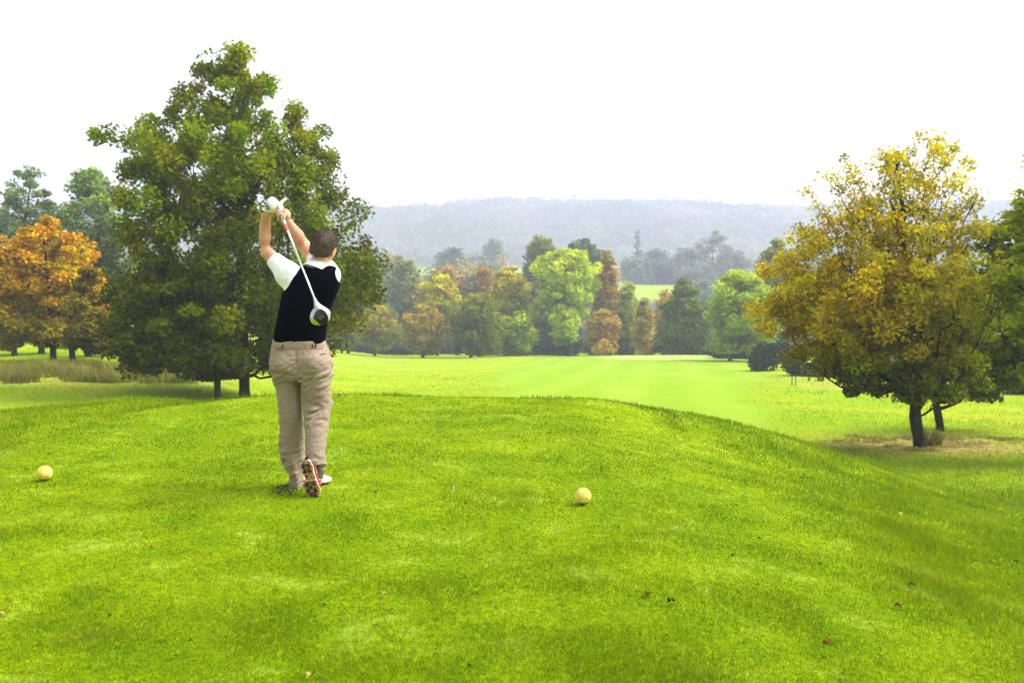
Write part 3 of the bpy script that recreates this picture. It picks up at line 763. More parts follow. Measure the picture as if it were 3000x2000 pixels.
# --- hedge and shrubs along the far edge of the fairway
def shrub(name, label, cat, px0, px1, py0, py1, Y, pal, depth=2.0, leaf=.3, n=1500, group=None):
    a = at(px0, py1, Y); b = at(px1, py0, Y)
    x0, x1 = a[0], b[0]; cx = (x0 + x1) / 2
    zb = float(H(np.array(cx), np.array(Y))); top = b[2] - zb
    nc = max(6, int((x1 - x0) / (top * .45)) * 3)
    c = np.stack([rng.uniform(x0, x1, nc), Y + rng.uniform(-depth, depth, nc), np.zeros(nc)], -1)
    rr = top * rng.uniform(.32, .5, nc); c[:, 2] = H(c[:, 0], c[:, 1]) + rng.uniform(.15, .62, nc) * top
    ci = rng.integers(0, nc, n)
    v = rng.normal(0, 1, (n, 3)); v /= np.linalg.norm(v, axis=1)[:, None]
    P = c[ci] + v * (rr[ci] * rng.uniform(0, 1, n) ** .4)[:, None]
    P[:, 2] = np.maximum(P[:, 2], H(P[:, 0], P[:, 1]) + .02)
    pal = np.asarray(pal); col = pal[rng.integers(0, len(pal), n)] * rng.uniform(.7, 1.3, n)[:, None]
    root = empty(name, (cx, Y, zb)); tag(root, label, cat, group)
    link('foliage', leaf_mesh('foliage', P, leaf, col.astype(np.float32), v, (cx, Y, zb)), m_leaf, root)
    for q_ in c[:4]:
        g = float(H(np.array(q_[0]), np.array(q_[1]))); mb = MB()
        mb.tube([(q_[0], q_[1], g - .1), (q_[0] + .1, q_[1], (g + q_[2]) / 2), (q_[0], q_[1] + .1, q_[2])], [.06, .045, .02], 6)
        link('stem', mb.mesh('stem', (cx, Y, zb)), m_bark, root)
SH = 'dark shrubs under the fairway trees'
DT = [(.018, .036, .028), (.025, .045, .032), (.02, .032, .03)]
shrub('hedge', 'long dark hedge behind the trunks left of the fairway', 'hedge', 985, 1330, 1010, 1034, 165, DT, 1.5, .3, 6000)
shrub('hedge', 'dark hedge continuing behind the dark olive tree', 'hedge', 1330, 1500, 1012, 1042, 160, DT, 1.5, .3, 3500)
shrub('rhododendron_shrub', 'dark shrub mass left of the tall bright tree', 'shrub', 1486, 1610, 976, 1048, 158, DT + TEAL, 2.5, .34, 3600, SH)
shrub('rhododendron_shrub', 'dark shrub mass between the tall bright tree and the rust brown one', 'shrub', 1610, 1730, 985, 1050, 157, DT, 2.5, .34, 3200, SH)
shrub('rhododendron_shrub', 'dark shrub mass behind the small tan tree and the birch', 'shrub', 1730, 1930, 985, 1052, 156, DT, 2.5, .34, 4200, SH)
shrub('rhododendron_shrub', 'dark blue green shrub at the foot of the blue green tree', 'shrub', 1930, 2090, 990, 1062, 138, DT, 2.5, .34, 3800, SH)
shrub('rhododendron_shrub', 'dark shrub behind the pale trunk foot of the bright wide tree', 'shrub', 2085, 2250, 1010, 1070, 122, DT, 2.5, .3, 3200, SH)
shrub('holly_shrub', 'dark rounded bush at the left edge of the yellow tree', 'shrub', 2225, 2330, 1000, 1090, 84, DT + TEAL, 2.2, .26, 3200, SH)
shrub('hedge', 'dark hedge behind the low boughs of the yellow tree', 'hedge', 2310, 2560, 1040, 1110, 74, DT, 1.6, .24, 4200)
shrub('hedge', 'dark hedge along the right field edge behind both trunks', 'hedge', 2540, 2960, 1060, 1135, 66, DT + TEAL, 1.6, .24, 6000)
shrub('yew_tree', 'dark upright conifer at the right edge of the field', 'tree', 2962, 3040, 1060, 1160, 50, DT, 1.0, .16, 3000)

# --- far wooded hill: one mass of crowns
n = 5200
Yh = rng.uniform(860, 1420, n); u = rng.uniform(-.60, .60, n); Xh = u * Yh
Zh = H(Xh, Yh)
rad = rng.uniform(3.5, 10.0, n)
per = 46
ci = np.repeat(np.arange(n), per)
v = rng.normal(0, 1, (len(ci), 3)); v[:, 2] = np.abs(v[:, 2]) * 1.1; v /= np.linalg.norm(v, axis=1)[:, None]
rr = rad[ci] * rng.uniform(.75, 1.05, len(ci))
P = np.stack([Xh, Yh, Zh + rad * .7], -1)[ci] + v * rr[:, None] * np.array([1, 1, 1.15])
pal = np.array([(.06, .085, .03), (.075, .10, .035), (.05, .07, .035), (.10, .105, .06), (.11, .105, .07), (.09, .10, .06)])
pn_ = np.clip((vnoise(Xh / 70, Yh / 110, seed=91) + 1) / 2 + rng.normal(0, .16, n), 0, .999)
pal = pal[np.argsort(pal.sum(1))] * np.array([.9, 1.05, 1.2, 1.4, 1.7, 2.0])[:, None] * np.array([1.05, 1.2, 1.5])  # crowns made paler and bluer, part of the haze put into leaf colour
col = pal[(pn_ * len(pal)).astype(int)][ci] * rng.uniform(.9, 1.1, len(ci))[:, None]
n2 = 1100
Y2 = rng.uniform(195, 400, n2); X2 = rng.uniform(-.58, .6, n2) * Y2
uu = X2 / Y2; k = ~((uu > .10) & (uu < .24))
X2, Y2 = X2[k], Y2[k]; n2 = len(X2); r2 = rng.uniform(2.6, 5.2, n2); Z2 = H(X2, Y2); h2 = rng.uniform(4, 12, n2)
ci2 = np.repeat(np.arange(n2), 150)
v2 = rng.normal(0, 1, (len(ci2), 3)); v2 /= np.linalg.norm(v2, axis=1)[:, None]
P2 = np.stack([X2, Y2, Z2 + h2], -1)[ci2] + v2 * (r2[ci2] * rng.uniform(.5, 1.05, len(ci2)))[:, None] * np.array([1, 1, 1.2])
pal2 = np.array([(.05, .075, .025), (.08, .10, .03), (.045, .06, .03), (.15, .11, .04), (.19, .14, .04), (.10, .12, .03)]) * 2.3
col2 = pal2[rng.integers(0, len(pal2), n2)][ci2] * rng.uniform(.7, 1.3, len(ci2))[:, None]
tag(link('valley_wood', leaf_mesh('valley_wood', P2, .95, col2.astype(np.float32), v2, (0, 0, 0)), m_leaf),
    'mixed autumn wood in the valley behind the fairway trees', 'woodland', kind='stuff')
tag(link('woodland', leaf_mesh('woodland', P, 3.6, col.astype(np.float32), v, (0, 0, 0)), m_leaf),
    'hazy woodland covering the long far hill', 'woodland', kind='stuff')

# ------------------------------------------------------------------ signed distance fields -> one smooth skin
class Field:
    def __init__(s, xs, ys, zs):
        s.xs, s.ys, s.zs = [np.asarray(a, np.float32) for a in (xs, ys, zs)]
        s.f = np.full((len(xs), len(ys), len(zs)), 1.0, np.float32)
    def _sl(s, lo, hi):
        r = []
        for a, l, h in zip((s.xs, s.ys, s.zs), lo, hi):
            i0 = int(np.searchsorted(a, l)); i1 = int(np.searchsorted(a, h))
            r.append(slice(max(i0 - 1, 0), min(i1 + 1, len(a))))
        return tuple(r)
    def _p(s, sl):
        return np.meshgrid(s.xs[sl[0]], s.ys[sl[1]], s.zs[sl[2]], indexing='ij')
    def add(s, fn, lo, hi, k=0.0):
        m = k + 0.05
        sl = s._sl(np.asarray(lo) - m, np.asarray(hi) + m)
        d = fn(*s._p(sl)).astype(np.float32); a = s.f[sl]
        if k > 0:
            h = np.clip(k - np.abs(a - d), 0, None) / k
            s.f[sl] = np.minimum(a, d) - h * h * k * .25
        else: s.f[sl] = np.minimum(a, d)
    def cut(s, fn, k=0.0):
        sl = (slice(None),) * 3
        d = -fn(*s._p(sl)).astype(np.float32); a = s.f
        if k > 0:
            h = np.clip(k - np.abs(a - d), 0, None) / k
            s.f = np.maximum(a, d) + h * h * k * .25
        else: s.f = np.maximum(a, d)
    def keep(s, fn): s.f = np.maximum(s.f, fn(*s._p((slice(None),) * 3)).astype(np.float32))
    def warp(s, fn): s.f = s.f + fn(*s._p((slice(None),) * 3)).astype(np.float32)
    def cap(s, a, b, r1, r2=None, k=0.01):
        a = np.asarray(a, float); b = np.asarray(b, float); r2 = r1 if r2 is None else r2
        rm = max(r1, r2); d = b - a; L2 = max(float(d @ d), 1e-9)
        def fn(x, y, z):
            px, py, pz = x - a[0], y - a[1], z - a[2]
            t = np.clip((px * d[0] + py * d[1] + pz * d[2]) / L2, 0, 1)
            return np.sqrt((px - t * d[0]) ** 2 + (py - t * d[1]) ** 2 + (pz - t * d[2]) ** 2) - (r1 + (r2 - r1) * t)
        s.add(fn, np.minimum(a, b) - rm, np.maximum(a, b) + rm, k)
    def ell(s, c, r, M=None, k=0.01):
        fn = ell_fn(c, r, M); rm = max(r)
        s.add(fn, np.asarray(c) - rm, np.asarray(c) + rm, k)
    def mesh(s):
        return surface_nets(s.f, s.xs, s.ys, s.zs)

def ell_fn(c, r, M=None):
    c = np.asarray(c, float); r = np.asarray(r, float)
    M = np.eye(3) if M is None else np.asarray(M)
    def fn(x, y, z):
        px, py, pz = x - c[0], y - c[1], z - c[2]
        q = [(px * M[0, i] + py * M[1, i] + pz * M[2, i]) for i in range(3)]   # local = M^T p
        k0 = np.sqrt((q[0] / r[0]) ** 2 + (q[1] / r[1]) ** 2 + (q[2] / r[2]) ** 2)
        k1 = np.sqrt((q[0] / r[0] ** 2) ** 2 + (q[1] / r[1] ** 2) ** 2 + (q[2] / r[2] ** 2) ** 2)
        return k0 * (k0 - 1) / np.maximum(k1, 1e-6)
    return fn

def surface_nets(f, xs, ys, zs):
    s = f < 0
    nx, ny, nz = f.shape
    acc = np.zeros((nx - 1, ny - 1, nz - 1, 3), np.float32); cnt = np.zeros((nx - 1, ny - 1, nz - 1), np.float32)
    G = (xs, ys, zs)
    def cellsl(off):
        return tuple(slice(o, n - 1 + o) for o, n in zip(off, (nx, ny, nz)))
    for ax in range(3):
        o1, o2 = [a for a in range(3) if a != ax]
        for i in (0, 1):
            for j in (0, 1):
                offa = [0, 0, 0]; offa[o1] = i; offa[o2] = j
                offb = list(offa); offb[ax] = 1
                fa, fb = f[cellsl(offa)], f[cellsl(offb)]
                m = (fa < 0) != (fb < 0)
                ii = np.nonzero(m)
                va, vb = fa[ii], fb[ii]
                t = va / (va - vb)
                idx = [ii[0] + offa[0], ii[1] + offa[1], ii[2] + offa[2]]
                P = np.stack([G[a][idx[a]] for a in range(3)], -1)
                P[:, ax] = G[ax][idx[ax]] * (1 - t) + G[ax][idx[ax] + 1] * t
                acc[ii] += P; cnt[ii] += 1
    mask = cnt > 0
    ids = np.full(cnt.shape, -1, np.int64); ids[mask] = np.arange(mask.sum())
    V = acc[mask] / cnt[mask][:, None]
    Q = []
    for ax in range(3):
        o1, o2 = (ax + 1) % 3, (ax + 2) % 3
        sa = [slice(None)] * 3; sb = [slice(None)] * 3
        sa[ax] = slice(0, -1); sb[ax] = slice(1, None)
        A, B = s[tuple(sa)], s[tuple(sb)]
        e = np.stack(np.nonzero(A != B), -1)
        n_ = [nx, ny, nz]
        ok = (e[:, o1] > 0) & (e[:, o1] < n_[o1] - 1) & (e[:, o2] > 0) & (e[:, o2] < n_[o2] - 1)
        e = e[ok]
        ins = A[tuple(e.T)]
        def c(d1, d2):
            q = e.copy(); q[:, o1] -= d1; q[:, o2] -= d2
            return ids[tuple(q.T)]
        q = np.stack([c(1, 1), c(0, 1), c(0, 0), c(1, 0)], -1)
        q[~ins] = q[~ins][:, ::-1]
        Q.append(q)
    Q = np.concatenate(Q); Q = Q[(Q >= 0).all(1)]
    return V, Q

def ngrid(lo, hi, step, fine=None):
    """axis with a finer stretch (lo, hi, step)"""
    a = list(np.arange(lo, hi, step))
    if fine:
        l, h, st = fine
        a = [v for v in a if v < l - 1e-6 or v > h + 1e-6] + list(np.arange(l, h, st))
    return np.unique(np.round(np.array(a), 5))

class Loft:
    """upright shape given by photo rows (y, left, right, depth, half thickness)"""
    def __init__(s, rows, pw=2.3):
        z, cx, a, cy, b = [], [], [], [], []
        for (py, l, r, Yc, hb) in rows:
            L, Rr = at(l, py, Yc), at(r, py, Yc)
            z.append(L[2]); cx.append((L[0] + Rr[0]) / 2); a.append((Rr[0] - L[0]) / 2); cy.append(Yc); b.append(hb)
        o = np.argsort(z)
        s.z, s.cx, s.a, s.cy, s.b = [np.array(v)[o] for v in (z, cx, a, cy, b)]; s.pw = pw
        # smooth the rows so no ridge shows where they meet
        zz = np.linspace(s.z[0], s.z[-1], 90)
        def sm(v):
            w = np.interp(zz, s.z, v); k = np.ones(5) / 5
            p_ = np.pad(w, 2, mode='edge'); return np.convolve(p_, k, 'valid')
        s.cx, s.a, s.cy, s.b = sm(s.cx), sm(s.a), sm(s.cy), sm(s.b); s.z = zz
    def fn(s, grow=0.0, top=0.0, bot=0.0):
        def f(x, y, z):
            cx, a, cy, b = [np.interp(z, s.z, v) for v in (s.cx, s.a, s.cy, s.b)]
            a = a + grow; b = b + grow
            q = (np.abs((x - cx) / a) ** s.pw + np.abs((y - cy) / b) ** s.pw) ** (1 / s.pw)
            d = (q - 1) * np.minimum(a, b)
            return np.maximum(d, np.maximum(z - s.z[-1] - top, s.z[0] - bot - z))
        return f
    def into(s, F_, grow=0.0, k=0.02, top=0.0, bot=0.0):
        lo = [float((s.cx - s.a).min()) - grow, float((s.cy - s.b).min()) - grow, s.z[0] - bot]
        hi = [float((s.cx + s.a).max()) + grow, float((s.cy + s.b).max()) + grow, s.z[-1] + top]
        F_.add(s.fn(grow, top, bot), lo, hi, k)

def unit(v): v = np.asarray(v, float); return v / np.linalg.norm(v)

# ------------------------------------------------------------------ materials for the golfer
def cloth(name, col, rough=0.85, sheen=0.2, scale=60, amp=0.0015, var=0.08, fold=0.0, fscale=(9, 9, 26), spec=.2):
    m, nt, out = new_mat(name)
    tcn = nt.nodes.new('ShaderNodeTexCoord'); o = tcn.outputs['Object']
    n1 = noise(nt, o, scale, 3, .6)
    cc = mixc(nt, tuple(c_ * (1 - var) for c_ in col), tuple(min(1, c_ * (1 + var)) for c_ in col), n1)
    h = nt.nodes.new('ShaderNodeMath'); h.operation = 'MULTIPLY_ADD'
    nt.links.new(noise(nt, vscale(nt, o, fscale), 1.0, 3, .5, 1.2), h.inputs[0]); h.inputs[1].default_value = fold
    nt.links.new(n1, h.inputs[2])
    principled(nt, out, cc, rough, spec, bump=h.outputs[0], bump_d=amp, sheen=sheen)
    return m
m_skin, nt, out = new_mat('skin')
tcn = nt.nodes.new('ShaderNodeTexCoord')
ns = noise(nt, tcn.outputs['Object'], 14, 4, .6)
principled(nt, out, mixc(nt, (.50, .235, .135), (.60, .31, .19), ramp(nt, ns, .35, .65)), .5, .35, sss=.12,
           bump=noise(nt, tcn.outputs['Object'], 160, 2, .6), bump_d=.0008)
m_hair, nt, out = new_mat('hair')
tcn = nt.nodes.new('ShaderNodeTexCoord')
nh = noise(nt, vscale(nt, tcn.outputs['Object'], (220, 220, 60)), 1, 3, .7)
principled(nt, out, mixc(nt, (.040, .025, .017), (.14, .095, .07), ramp(nt, nh, .3, .7)), .5, .4, bump=nh, bump_d=.004)
m_vest = cloth('navy_knit', (.0012, .0015, .0045), .95, 0, 120, .002, .2, 3.5, (7, 7, 14), .04)
m_shirt = cloth('white_cotton', (.81, .80, .87), .8, .1, 80, .0015, .02, 7.0, (14, 14, 10))
m_tan = cloth('tan_cotton', (.265, .198, .142), .85, .1, 90, .0022, .05, 6.5, (10, 10, 16))
m_tandark = cloth('tan_seam', (.17, .125, .085), .85, .1)
m_glove = cloth('glove_leather', (.78, .77, .76), .5, 0, 50, .001, .03)
m_black = cloth('black_trim', (.01, .01, .012), .6, 0)
m_darkseam = cloth('dark_thread', (.03, .025, .02), .8, 0)
def plain(name, col, rough=.4, spec=.5, metal=0, coat=0):
    m, nt, out = new_mat(name)
    tcn = nt.nodes.new('ShaderNodeTexCoord')
    n1 = noise(nt, tcn.outputs['Object'], 40, 3, .6)
    principled(nt, out, mixc(nt, tuple(c_ * .88 for c_ in col), col, n1), rough, spec, metal, coat=coat)
    return m
m_white = plain('white_leather', (.80, .80, .82), .35)
m_red = plain('red_leather', (.52, .02, .035), .4)
m_sole, nt, out = new_mat('tan_rubber')
tcn = nt.nodes.new('ShaderNodeTexCoord')
principled(nt, out, mixc(nt, (.09, .035, .018), (.58, .36, .12), ramp(nt, noise(nt, tcn.outputs['Object'], 75, 4, .7), .40, .56)), .6, .3)
m_spike = plain('dark_rubber', (.035, .014, .010), .5)
m_metal = plain('brushed_shaft', (.70, .71, .76), .25, .5, .7)
m_gripm = plain('pale_grip', (.70, .72, .66), .7)
m_redband = plain('red_band', (.72, .10, .10), .4)
m_clubwhite = plain('white_lacquer', (.36, .36, .46), .15, .6, 0, 1.0)
m_clubblack = plain('black_panel', (.006, .006, .008), .35)
m_lime = plain('lime_reflection', (.36, .46, .06), .25, .6, 0, .5)
m_print = plain('faint_print', (.16, .16, .10), .5)

PX, PY = float(at(885, 1430, 6.85)[0]), 6.85
ROOT = np.array([PX, PY, 0.0])
person = empty('person', ROOT)
tag(person, 'person in navy vest, white polo and tan trousers finishing a golf swing on the tee', 'person')
def body_part(name, V, Q, mat, parent=None, attrs=None):
    me = np_mesh(name, V - ROOT, Q, None, attrs, True)
    return link(name, me, mat, parent or person)

# ---- poses, in photo pixels and depth
YB = 6.84
torso = Loft([(1012, 807, 950, YB, .125), (1000, 805, 951, YB, .127), (960, 808, 954, YB, .128), (913, 819, 964, YB, .130), (878, 825, 978, YB, .130),
              (850, 832, 990, YB, .128), (826, 842, 996, YB, .120), (806, 854, 998, YB, .108), (793, 866, 994, YB, .092), (783, 876, 985, YB + .01, .072), (776, 890, 975, YB + .01, .05)], 2.5)
pelvis = Loft([(1112, 806, 962, 6.83, .10), (1095, 797, 969, 6.83, .135), (1075, 794, 970, 6.83, .146), (1050, 793, 968, 6.83, .146), (1022, 798, 959, 6.84, .134), (996, 804, 952, 6.84, .128)], 2.4)
lleg = Loft([(1055, 796, 878, 6.84, .125), (1103, 799, 877, 6.86, .112), (1126, 805, 881, 6.87, .105), (1150, 808, 883, 6.87, .10), (1185, 811, 884, 6.88, .096), (1215, 815, 885, 6.88, .092),
             (1245, 818, 888, 6.89, .088), (1280, 820, 891, 6.90, .085), (1311, 821, 893, 6.91, .084), (1345, 827, 891, 6.92, .082), (1370, 836, 890, 6.93, .080), (1388, 844, 890, 6.94, .078), (1415, 846, 892, 6.95, .080), (1431, 847, 892, 6.95, .082)], 2.2)
rleg = Loft([(1055, 882, 968, 6.82, .125), (1103, 883, 970, 6.80, .118), (1140, 884, 968, 6.81, .108), (1176, 886, 974, 6.83, .102), (1205, 889, 969, 6.81, .10), (1230, 892, 964, 6.78, .098),
             (1255, 894, 960, 6.75, .092), (1285, 894, 956, 6.72, .088), (1315, 894, 953, 6.69, .085), (1345, 897, 951, 6.67, .082), (1358, 901, 950, 6.66, .080)], 2.2)

# ---- head
HC = at(951, 722, 6.87)
def rotm(ax, a): return np.array(Matrix.Rotation(a, 3, ax))
HM = rotm('Y', R(15)) @ rotm('Z', R(-16)) @ rotm('X', R(-4))
def hp(x, y, z): return HC + HM @ np.array([x, y, z])

# ---- arms
LS, LE, LW = at(852, 812, 6.84), at(770, 727, 6.90), at(781, 622, 6.82)
RS, RE, RW = at(966, 806, 6.86), at(889, 720, 7.10), at(826, 630, 6.86)
G0 = at(811, 594, 6.80)        # butt end of the grip
G1 = at(922, 876, 6.04)        # where the shaft meets the head
gax = unit(G1 - G0)
RC = G0 + gax * .135           # middle of the right hand on the grip
LC = G0 + gax * .035

def hand(Fd, C, W, m, sgn, thumb_dir, size=1.0, k=.006):
    """palm on side m of the grip axis, four fingers curled round it, thumb along the shaft"""
    m = unit(m - gax * (m @ gax)); n = np.cross(gax, m) * sgn
    pc = C + m * .030 * size
    Fd.cap(pc + gax * .030, pc - gax * .030, .021 * size, .020 * size, k=.012)
    Fd.cap(pc + m * .010 + n * .004 + gax * .02, pc + m * .010 - gax * .02, .019, .019, k=.012)
    Fd.cap(pc + m * .008, W + (pc - W) * .25, .024 * size, .026, k=.018)
    lens = [1.0, 1.08, 1.0, .82]
    for i in range(4):
        off = gax * (.030 - .0205 * i) * size
        A = [R(v * lens[i]) for v in (15, 62, 108, 155, 200, 232)]
        rr = [.034, .033, .028, .025, .023, .022]
        pts = [C + off + (m * math.cos(a) + n * math.sin(a)) * r_ * size for a, r_ in zip(A, rr)]
        rad = [.0108, .0104, .0098, .0092, .0086, .0078]
        for j in range(5):
            Fd.cap(pts[j], pts[j + 1], rad[j] * size, rad[j + 1] * size, k=.004 if j else .009)
    t0 = pc + gax * .022 - n * .012; t1 = C - n * .026 + gax * .035 + m * .012; t2 = C - n * .020 + thumb_dir * .055 + m * .002; t3 = C - n * .016 + thumb_dir * .078
    Fd.cap(t0, t1, .0135 * size, .012 * size, k=.01); Fd.cap(t1, t2, .012 * size, .0105 * size, k=.005); Fd.cap(t2, t3, .0105 * size, .009 * size, k=.004)

hx0, hx1 = at(765, 600, 6.8)[0], at(850, 600, 6.8)[0]
xs = ngrid(at(755, 700, 6.8)[0], at(1012, 800, 6.7)[0], .007, (hx0, hx1, .0034))
ys = ngrid(6.55, 7.22, .007, (6.70, 6.90, .0034))
zs = ngrid(-.0, 2.08, .008, (1.86, 2.07, .0034))
B = Field(xs, ys, zs)
torso.into(B, -.028, .02); pelvis.into(B, -.028, .03); lleg.into(B, -.022, .02); rleg.into(B, -.022, .02)
B.cap(at(930, 800, 6.84), hp(0, -.015, -.06), .060, .056, k=.03)
B.cap(at(870, 812, 6.84), LS, .062, .06, k=.03); B.cap(at(955, 812, 6.84), RS, .06, .06, k=.03)
B.cap(LS, LE + (LS - LE) * .12, .055, .043, k=.02); B.cap(LE + (LS - LE) * .12, LE, .043, .040, k=.01)
B.cap(LE, LE + (LW - LE) * .32, .0405, .0435, k=.015); B.cap(LE + (LW - LE) * .32, LE + (LW - LE) * .95, .0435, .029, k=.02)
B.cap(RS, RE, .055, .046, k=.02); B.cap(RE, RE + (RW - RE) * .33, .044, .047, k=.02); B.cap(RE + (RW - RE) * .33, RW, .047, .030, k=.02)
# head
B.ell(hp(0, -.005, 0), (.076, .094, .098), HM, k=.0)
B.ell(hp(0, .028, -.062), (.058, .066, .068), HM, k=.03)
B.cap(hp(0, .085, -.118), hp(0, .06, -.115), .022, .028, k=.03)
B.cap(hp(-.03, .080, .018), hp(.03, .080, .018), .012, k=.02)
B.cap(hp(0, .090, .005), hp(0, .112, -.040), .009, .014, k=.012)
for sx in (-1, 1): B.cap(hp(0, .103, -.045), hp(sx * .014, .098, -.048), .009, .007, k=.008)
B.cap(hp(-.018, .090, -.074), hp(.018, .090, -.074), .0075, k=.008); B.cap(hp(-.014, .089, -.086), hp(.014, .089, -.086), .008, k=.008)
EM = [HM @ rotm('Z', R(-s_ * 22)) @ rotm('X', R(12)) for s_ in (1, -1)]
for sx, M_ in ((1, EM[0]), (-1, EM[1])):
    B.ell(hp(sx * .083, -.010, -.022), (.0085, .020, .034), HM @ rotm('Z', R(sx * -24)) @ rotm('X', R(-10)), k=.010)
    B.cap(hp(sx * .079, -.002, -.045), hp(sx * .072, 0, -.05), .009, .010, k=.008)
for sx in (-1, 1):
    B.cut(ell_fn(hp(sx * .031, .096, -.004), (.015, .012, .009), HM), .012)
    B.cut(ell_fn(hp(sx * .094, -.004, -.020), (.006, .010, .018), HM), .005)
B.cut(ell_fn(hp(0, .100, -.080), (.022, .010, .0022), HM), .004)
# right hand, bare; left hand inside the glove
mR = np.array([.75, .30, -.1]); mL = np.array([-.85, -.45, .15])
hand(B, RC, RW, mR, -1, gax, 1.0)
lw2 = LW + (LC - LW) * .15
B.cap(LE + (LW - LE) * .9, LC + unit(mL) * .03, .028, .026, k=.02)
V, Q = B.mesh()
body_part('body', V, Q, m_skin)

# glove
g = Field(np.arange(hx0, hx1, .003), np.arange(6.66, 6.93, .003), np.arange(1.88, 2.09, .003))
stub = unit(np.array([.75, -.25, .42]))
hand(g, LC, LW, mL, 1, gax, 1.0, k=.008)
g.cap(LC + stub * .01, LC + stub * .062 + np.array([0, 0, .012]), .014, .0105, k=.01)
mLu = unit(mL - gax * (mL @ gax))
g.ell(LC + mLu * .040 + np.array([0, 0, .012]), (.034, .033, .040), None, k=.02)
g.cap(LW + unit(LW - LE) * .0, LC + mLu * .035, .034, .032, k=.02)
g.keep(lambda x, y, z: -((x - LW[0]) * .12 + (z - LW[2] - .001) * .99))
V, Q = g.mesh(); glove = body_part('glove', V, Q, m_glove)
tag(glove, 'white golf glove with a black wrist edge')
mb = MB()
wa = unit(LC + mLu * .035 - LW)
def ring(mb, c, ax, r, tube, n=28, sides=8, sx=1.0, sy=1.0, ref=(0, 1, 0)):
    a = unit(np.cross(ref, ax)); b = np.cross(ax, a)
    pts = [c + (a * math.cos(t) * sx + b * math.sin(t) * sy) * r for t in np.linspace(0, 2 * math.pi, n)]
    mb.tube(pts, tube, sides)
ring(mb, LW + np.array([0, 0, .003]), unit(np.array([.12, 0, .99])), .0355, .0055)
link('wrist_band', mb.mesh('wrist_band', ROOT, True), m_black, glove)
# dark green stripes across the back of the glove
gV = V.copy()
def on_glove(px, py):
    o = np.array([0, 0, CAMZ]); d_ = unit(at(px, py, 6.8) - o)
    w = gV - o; tt_ = w @ d_; dist = np.linalg.norm(w - tt_[:, None] * d_, axis=1)
    k_ = np.nonzero(dist < .005)[0]
    return (o + d_ * tt_[k_].min()) if len(k_) else None
m_gp = plain('green_print', (.03, .09, .035), .5)
for (a_, b_, r_) in (((770, 590), (781, 616), .0028), ((774, 590), (787, 615), .0036), ((781, 596), (791, 613), .0022)):
    pts = [on_glove(a_[0] + (b_[0] - a_[0]) * f_, a_[1] + (b_[1] - a_[1]) * f_) for f_ in np.linspace(0, 1, 9)]
    pts = [q_ for q_ in pts if q_ is not None]
    if len(pts) > 2:
        mb = MB(); mb.tube(pts, r_, 6); link('glove_stripe', mb.mesh('glove_stripe', ROOT, True), m_gp, glove)

# ---- hair
h = Field(np.arange(HC[0] - .13, HC[0] + .13, .0042), np.arange(HC[1] - .14, HC[1] + .14, .0042), np.arange(HC[2] - .13, HC[2] + .15, .0042))
h.ell(hp(0, -.010, .006), (.087, .104, .108), HM, k=0)
h.ell(hp(0, -.045, -.050), (.064, .058, .062), HM, k=.03)
h.warp(lambda x, y, z: .0022 * vnoise(x * 95, y * 95, z * 50, 5) + .004 * vnoise(x * 30, y * 30, z * 24, 6))
HMi = HM.T
def loc(x, y, z):
    px, py, pz = x - HC[0], y - HC[1], z - HC[2]
    return [HMi[i, 0] * px + HMi[i, 1] * py + HMi[i, 2] * pz for i in range(3)]
def hairline(x, y, z):
    lx, ly, lz = loc(x, y, z)
    line = np.where(ly < -.02, -.098 + .25 * np.abs(lx), np.where(ly < .035, -.03, .055))
    line = -.086 + .28 * np.abs(lx) + .085 * smooth(-.05, .0, ly) + .085 * smooth(.03, .07, ly)
    return line - lz
h.keep(lambda x, y, z: hairline(x, y, z) * .8)
for sx in (-1, 1): h.cut(ell_fn(hp(sx * .088, -.002, -.026), (.018, .022, .036), HM), .008)
V, Q = h.mesh()
hair = body_part('hair', V, Q, m_hair); tag(hair, 'short dark brown hair')
# short loose strands roughen its outline
k = rng.integers(0, len(V), 5200); base = V[k]
dirv = base - HC; dirv /= np.linalg.norm(dirv, axis=1)[:, None]
up_ = HM @ np.array([0, -.25, .35])
tipv = base + (dirv + up_ * rng.uniform(-.2, 1.4, (len(k), 1)) + rng.normal(0, .35, (len(k), 3))) * rng.uniform(.004, .013, (len(k), 1))
side = np.cross(dirv, rng.normal(0, 1, (len(k), 3))); side /= np.linalg.norm(side, axis=1)[:, None]
VV = np.stack([base - side * .0013, base + side * .0013, tipv], 1).reshape(-1, 3)
link('hair_strands', np_mesh('hair_strands', VV - ROOT, None, np.arange(len(VV)).reshape(-1, 3)), m_hair, hair)
for sx in (-1, 1):
    e_ = Field(*[np.arange(hp(sx * .031, .080, -.004)[i] - .02, hp(sx * .031, .080, -.004)[i] + .02, .002) for i in range(3)])
    e_.ell(hp(sx * .031, .080, -.004), (.0125, .0125, .0125), None, k=0)
    Ve, Qe = e_.mesh(); eye = body_part('eye', Ve, Qe, plain('eye_white', (.7, .7, .7), .2))
    mb = MB(); ec = hp(sx * .031, .080, -.004); mb.tube([ec + HM @ np.array([0, y_, 0]) for y_ in (.0105, .0120, .0132, .0134)], [.0068, .0062, .0045, .002], 14)
    link('iris', mb.mesh('iris', ROOT, True), m_black, eye)
    for dz_ in (.0085, -.0085):
        mb = MB(); mb.tube([hp(sx * (.031 + t_ * .013), .0905 - abs(t_) * .004, -.004 + dz_ * (1 - .6 * t_ * t_)) for t_ in (-1, -.5, 0, .5, 1)], [.003, .0042, .0045, .0042, .003], 8)
        link('eyelid', mb.mesh('eyelid', ROOT, True), m_skin, eye)

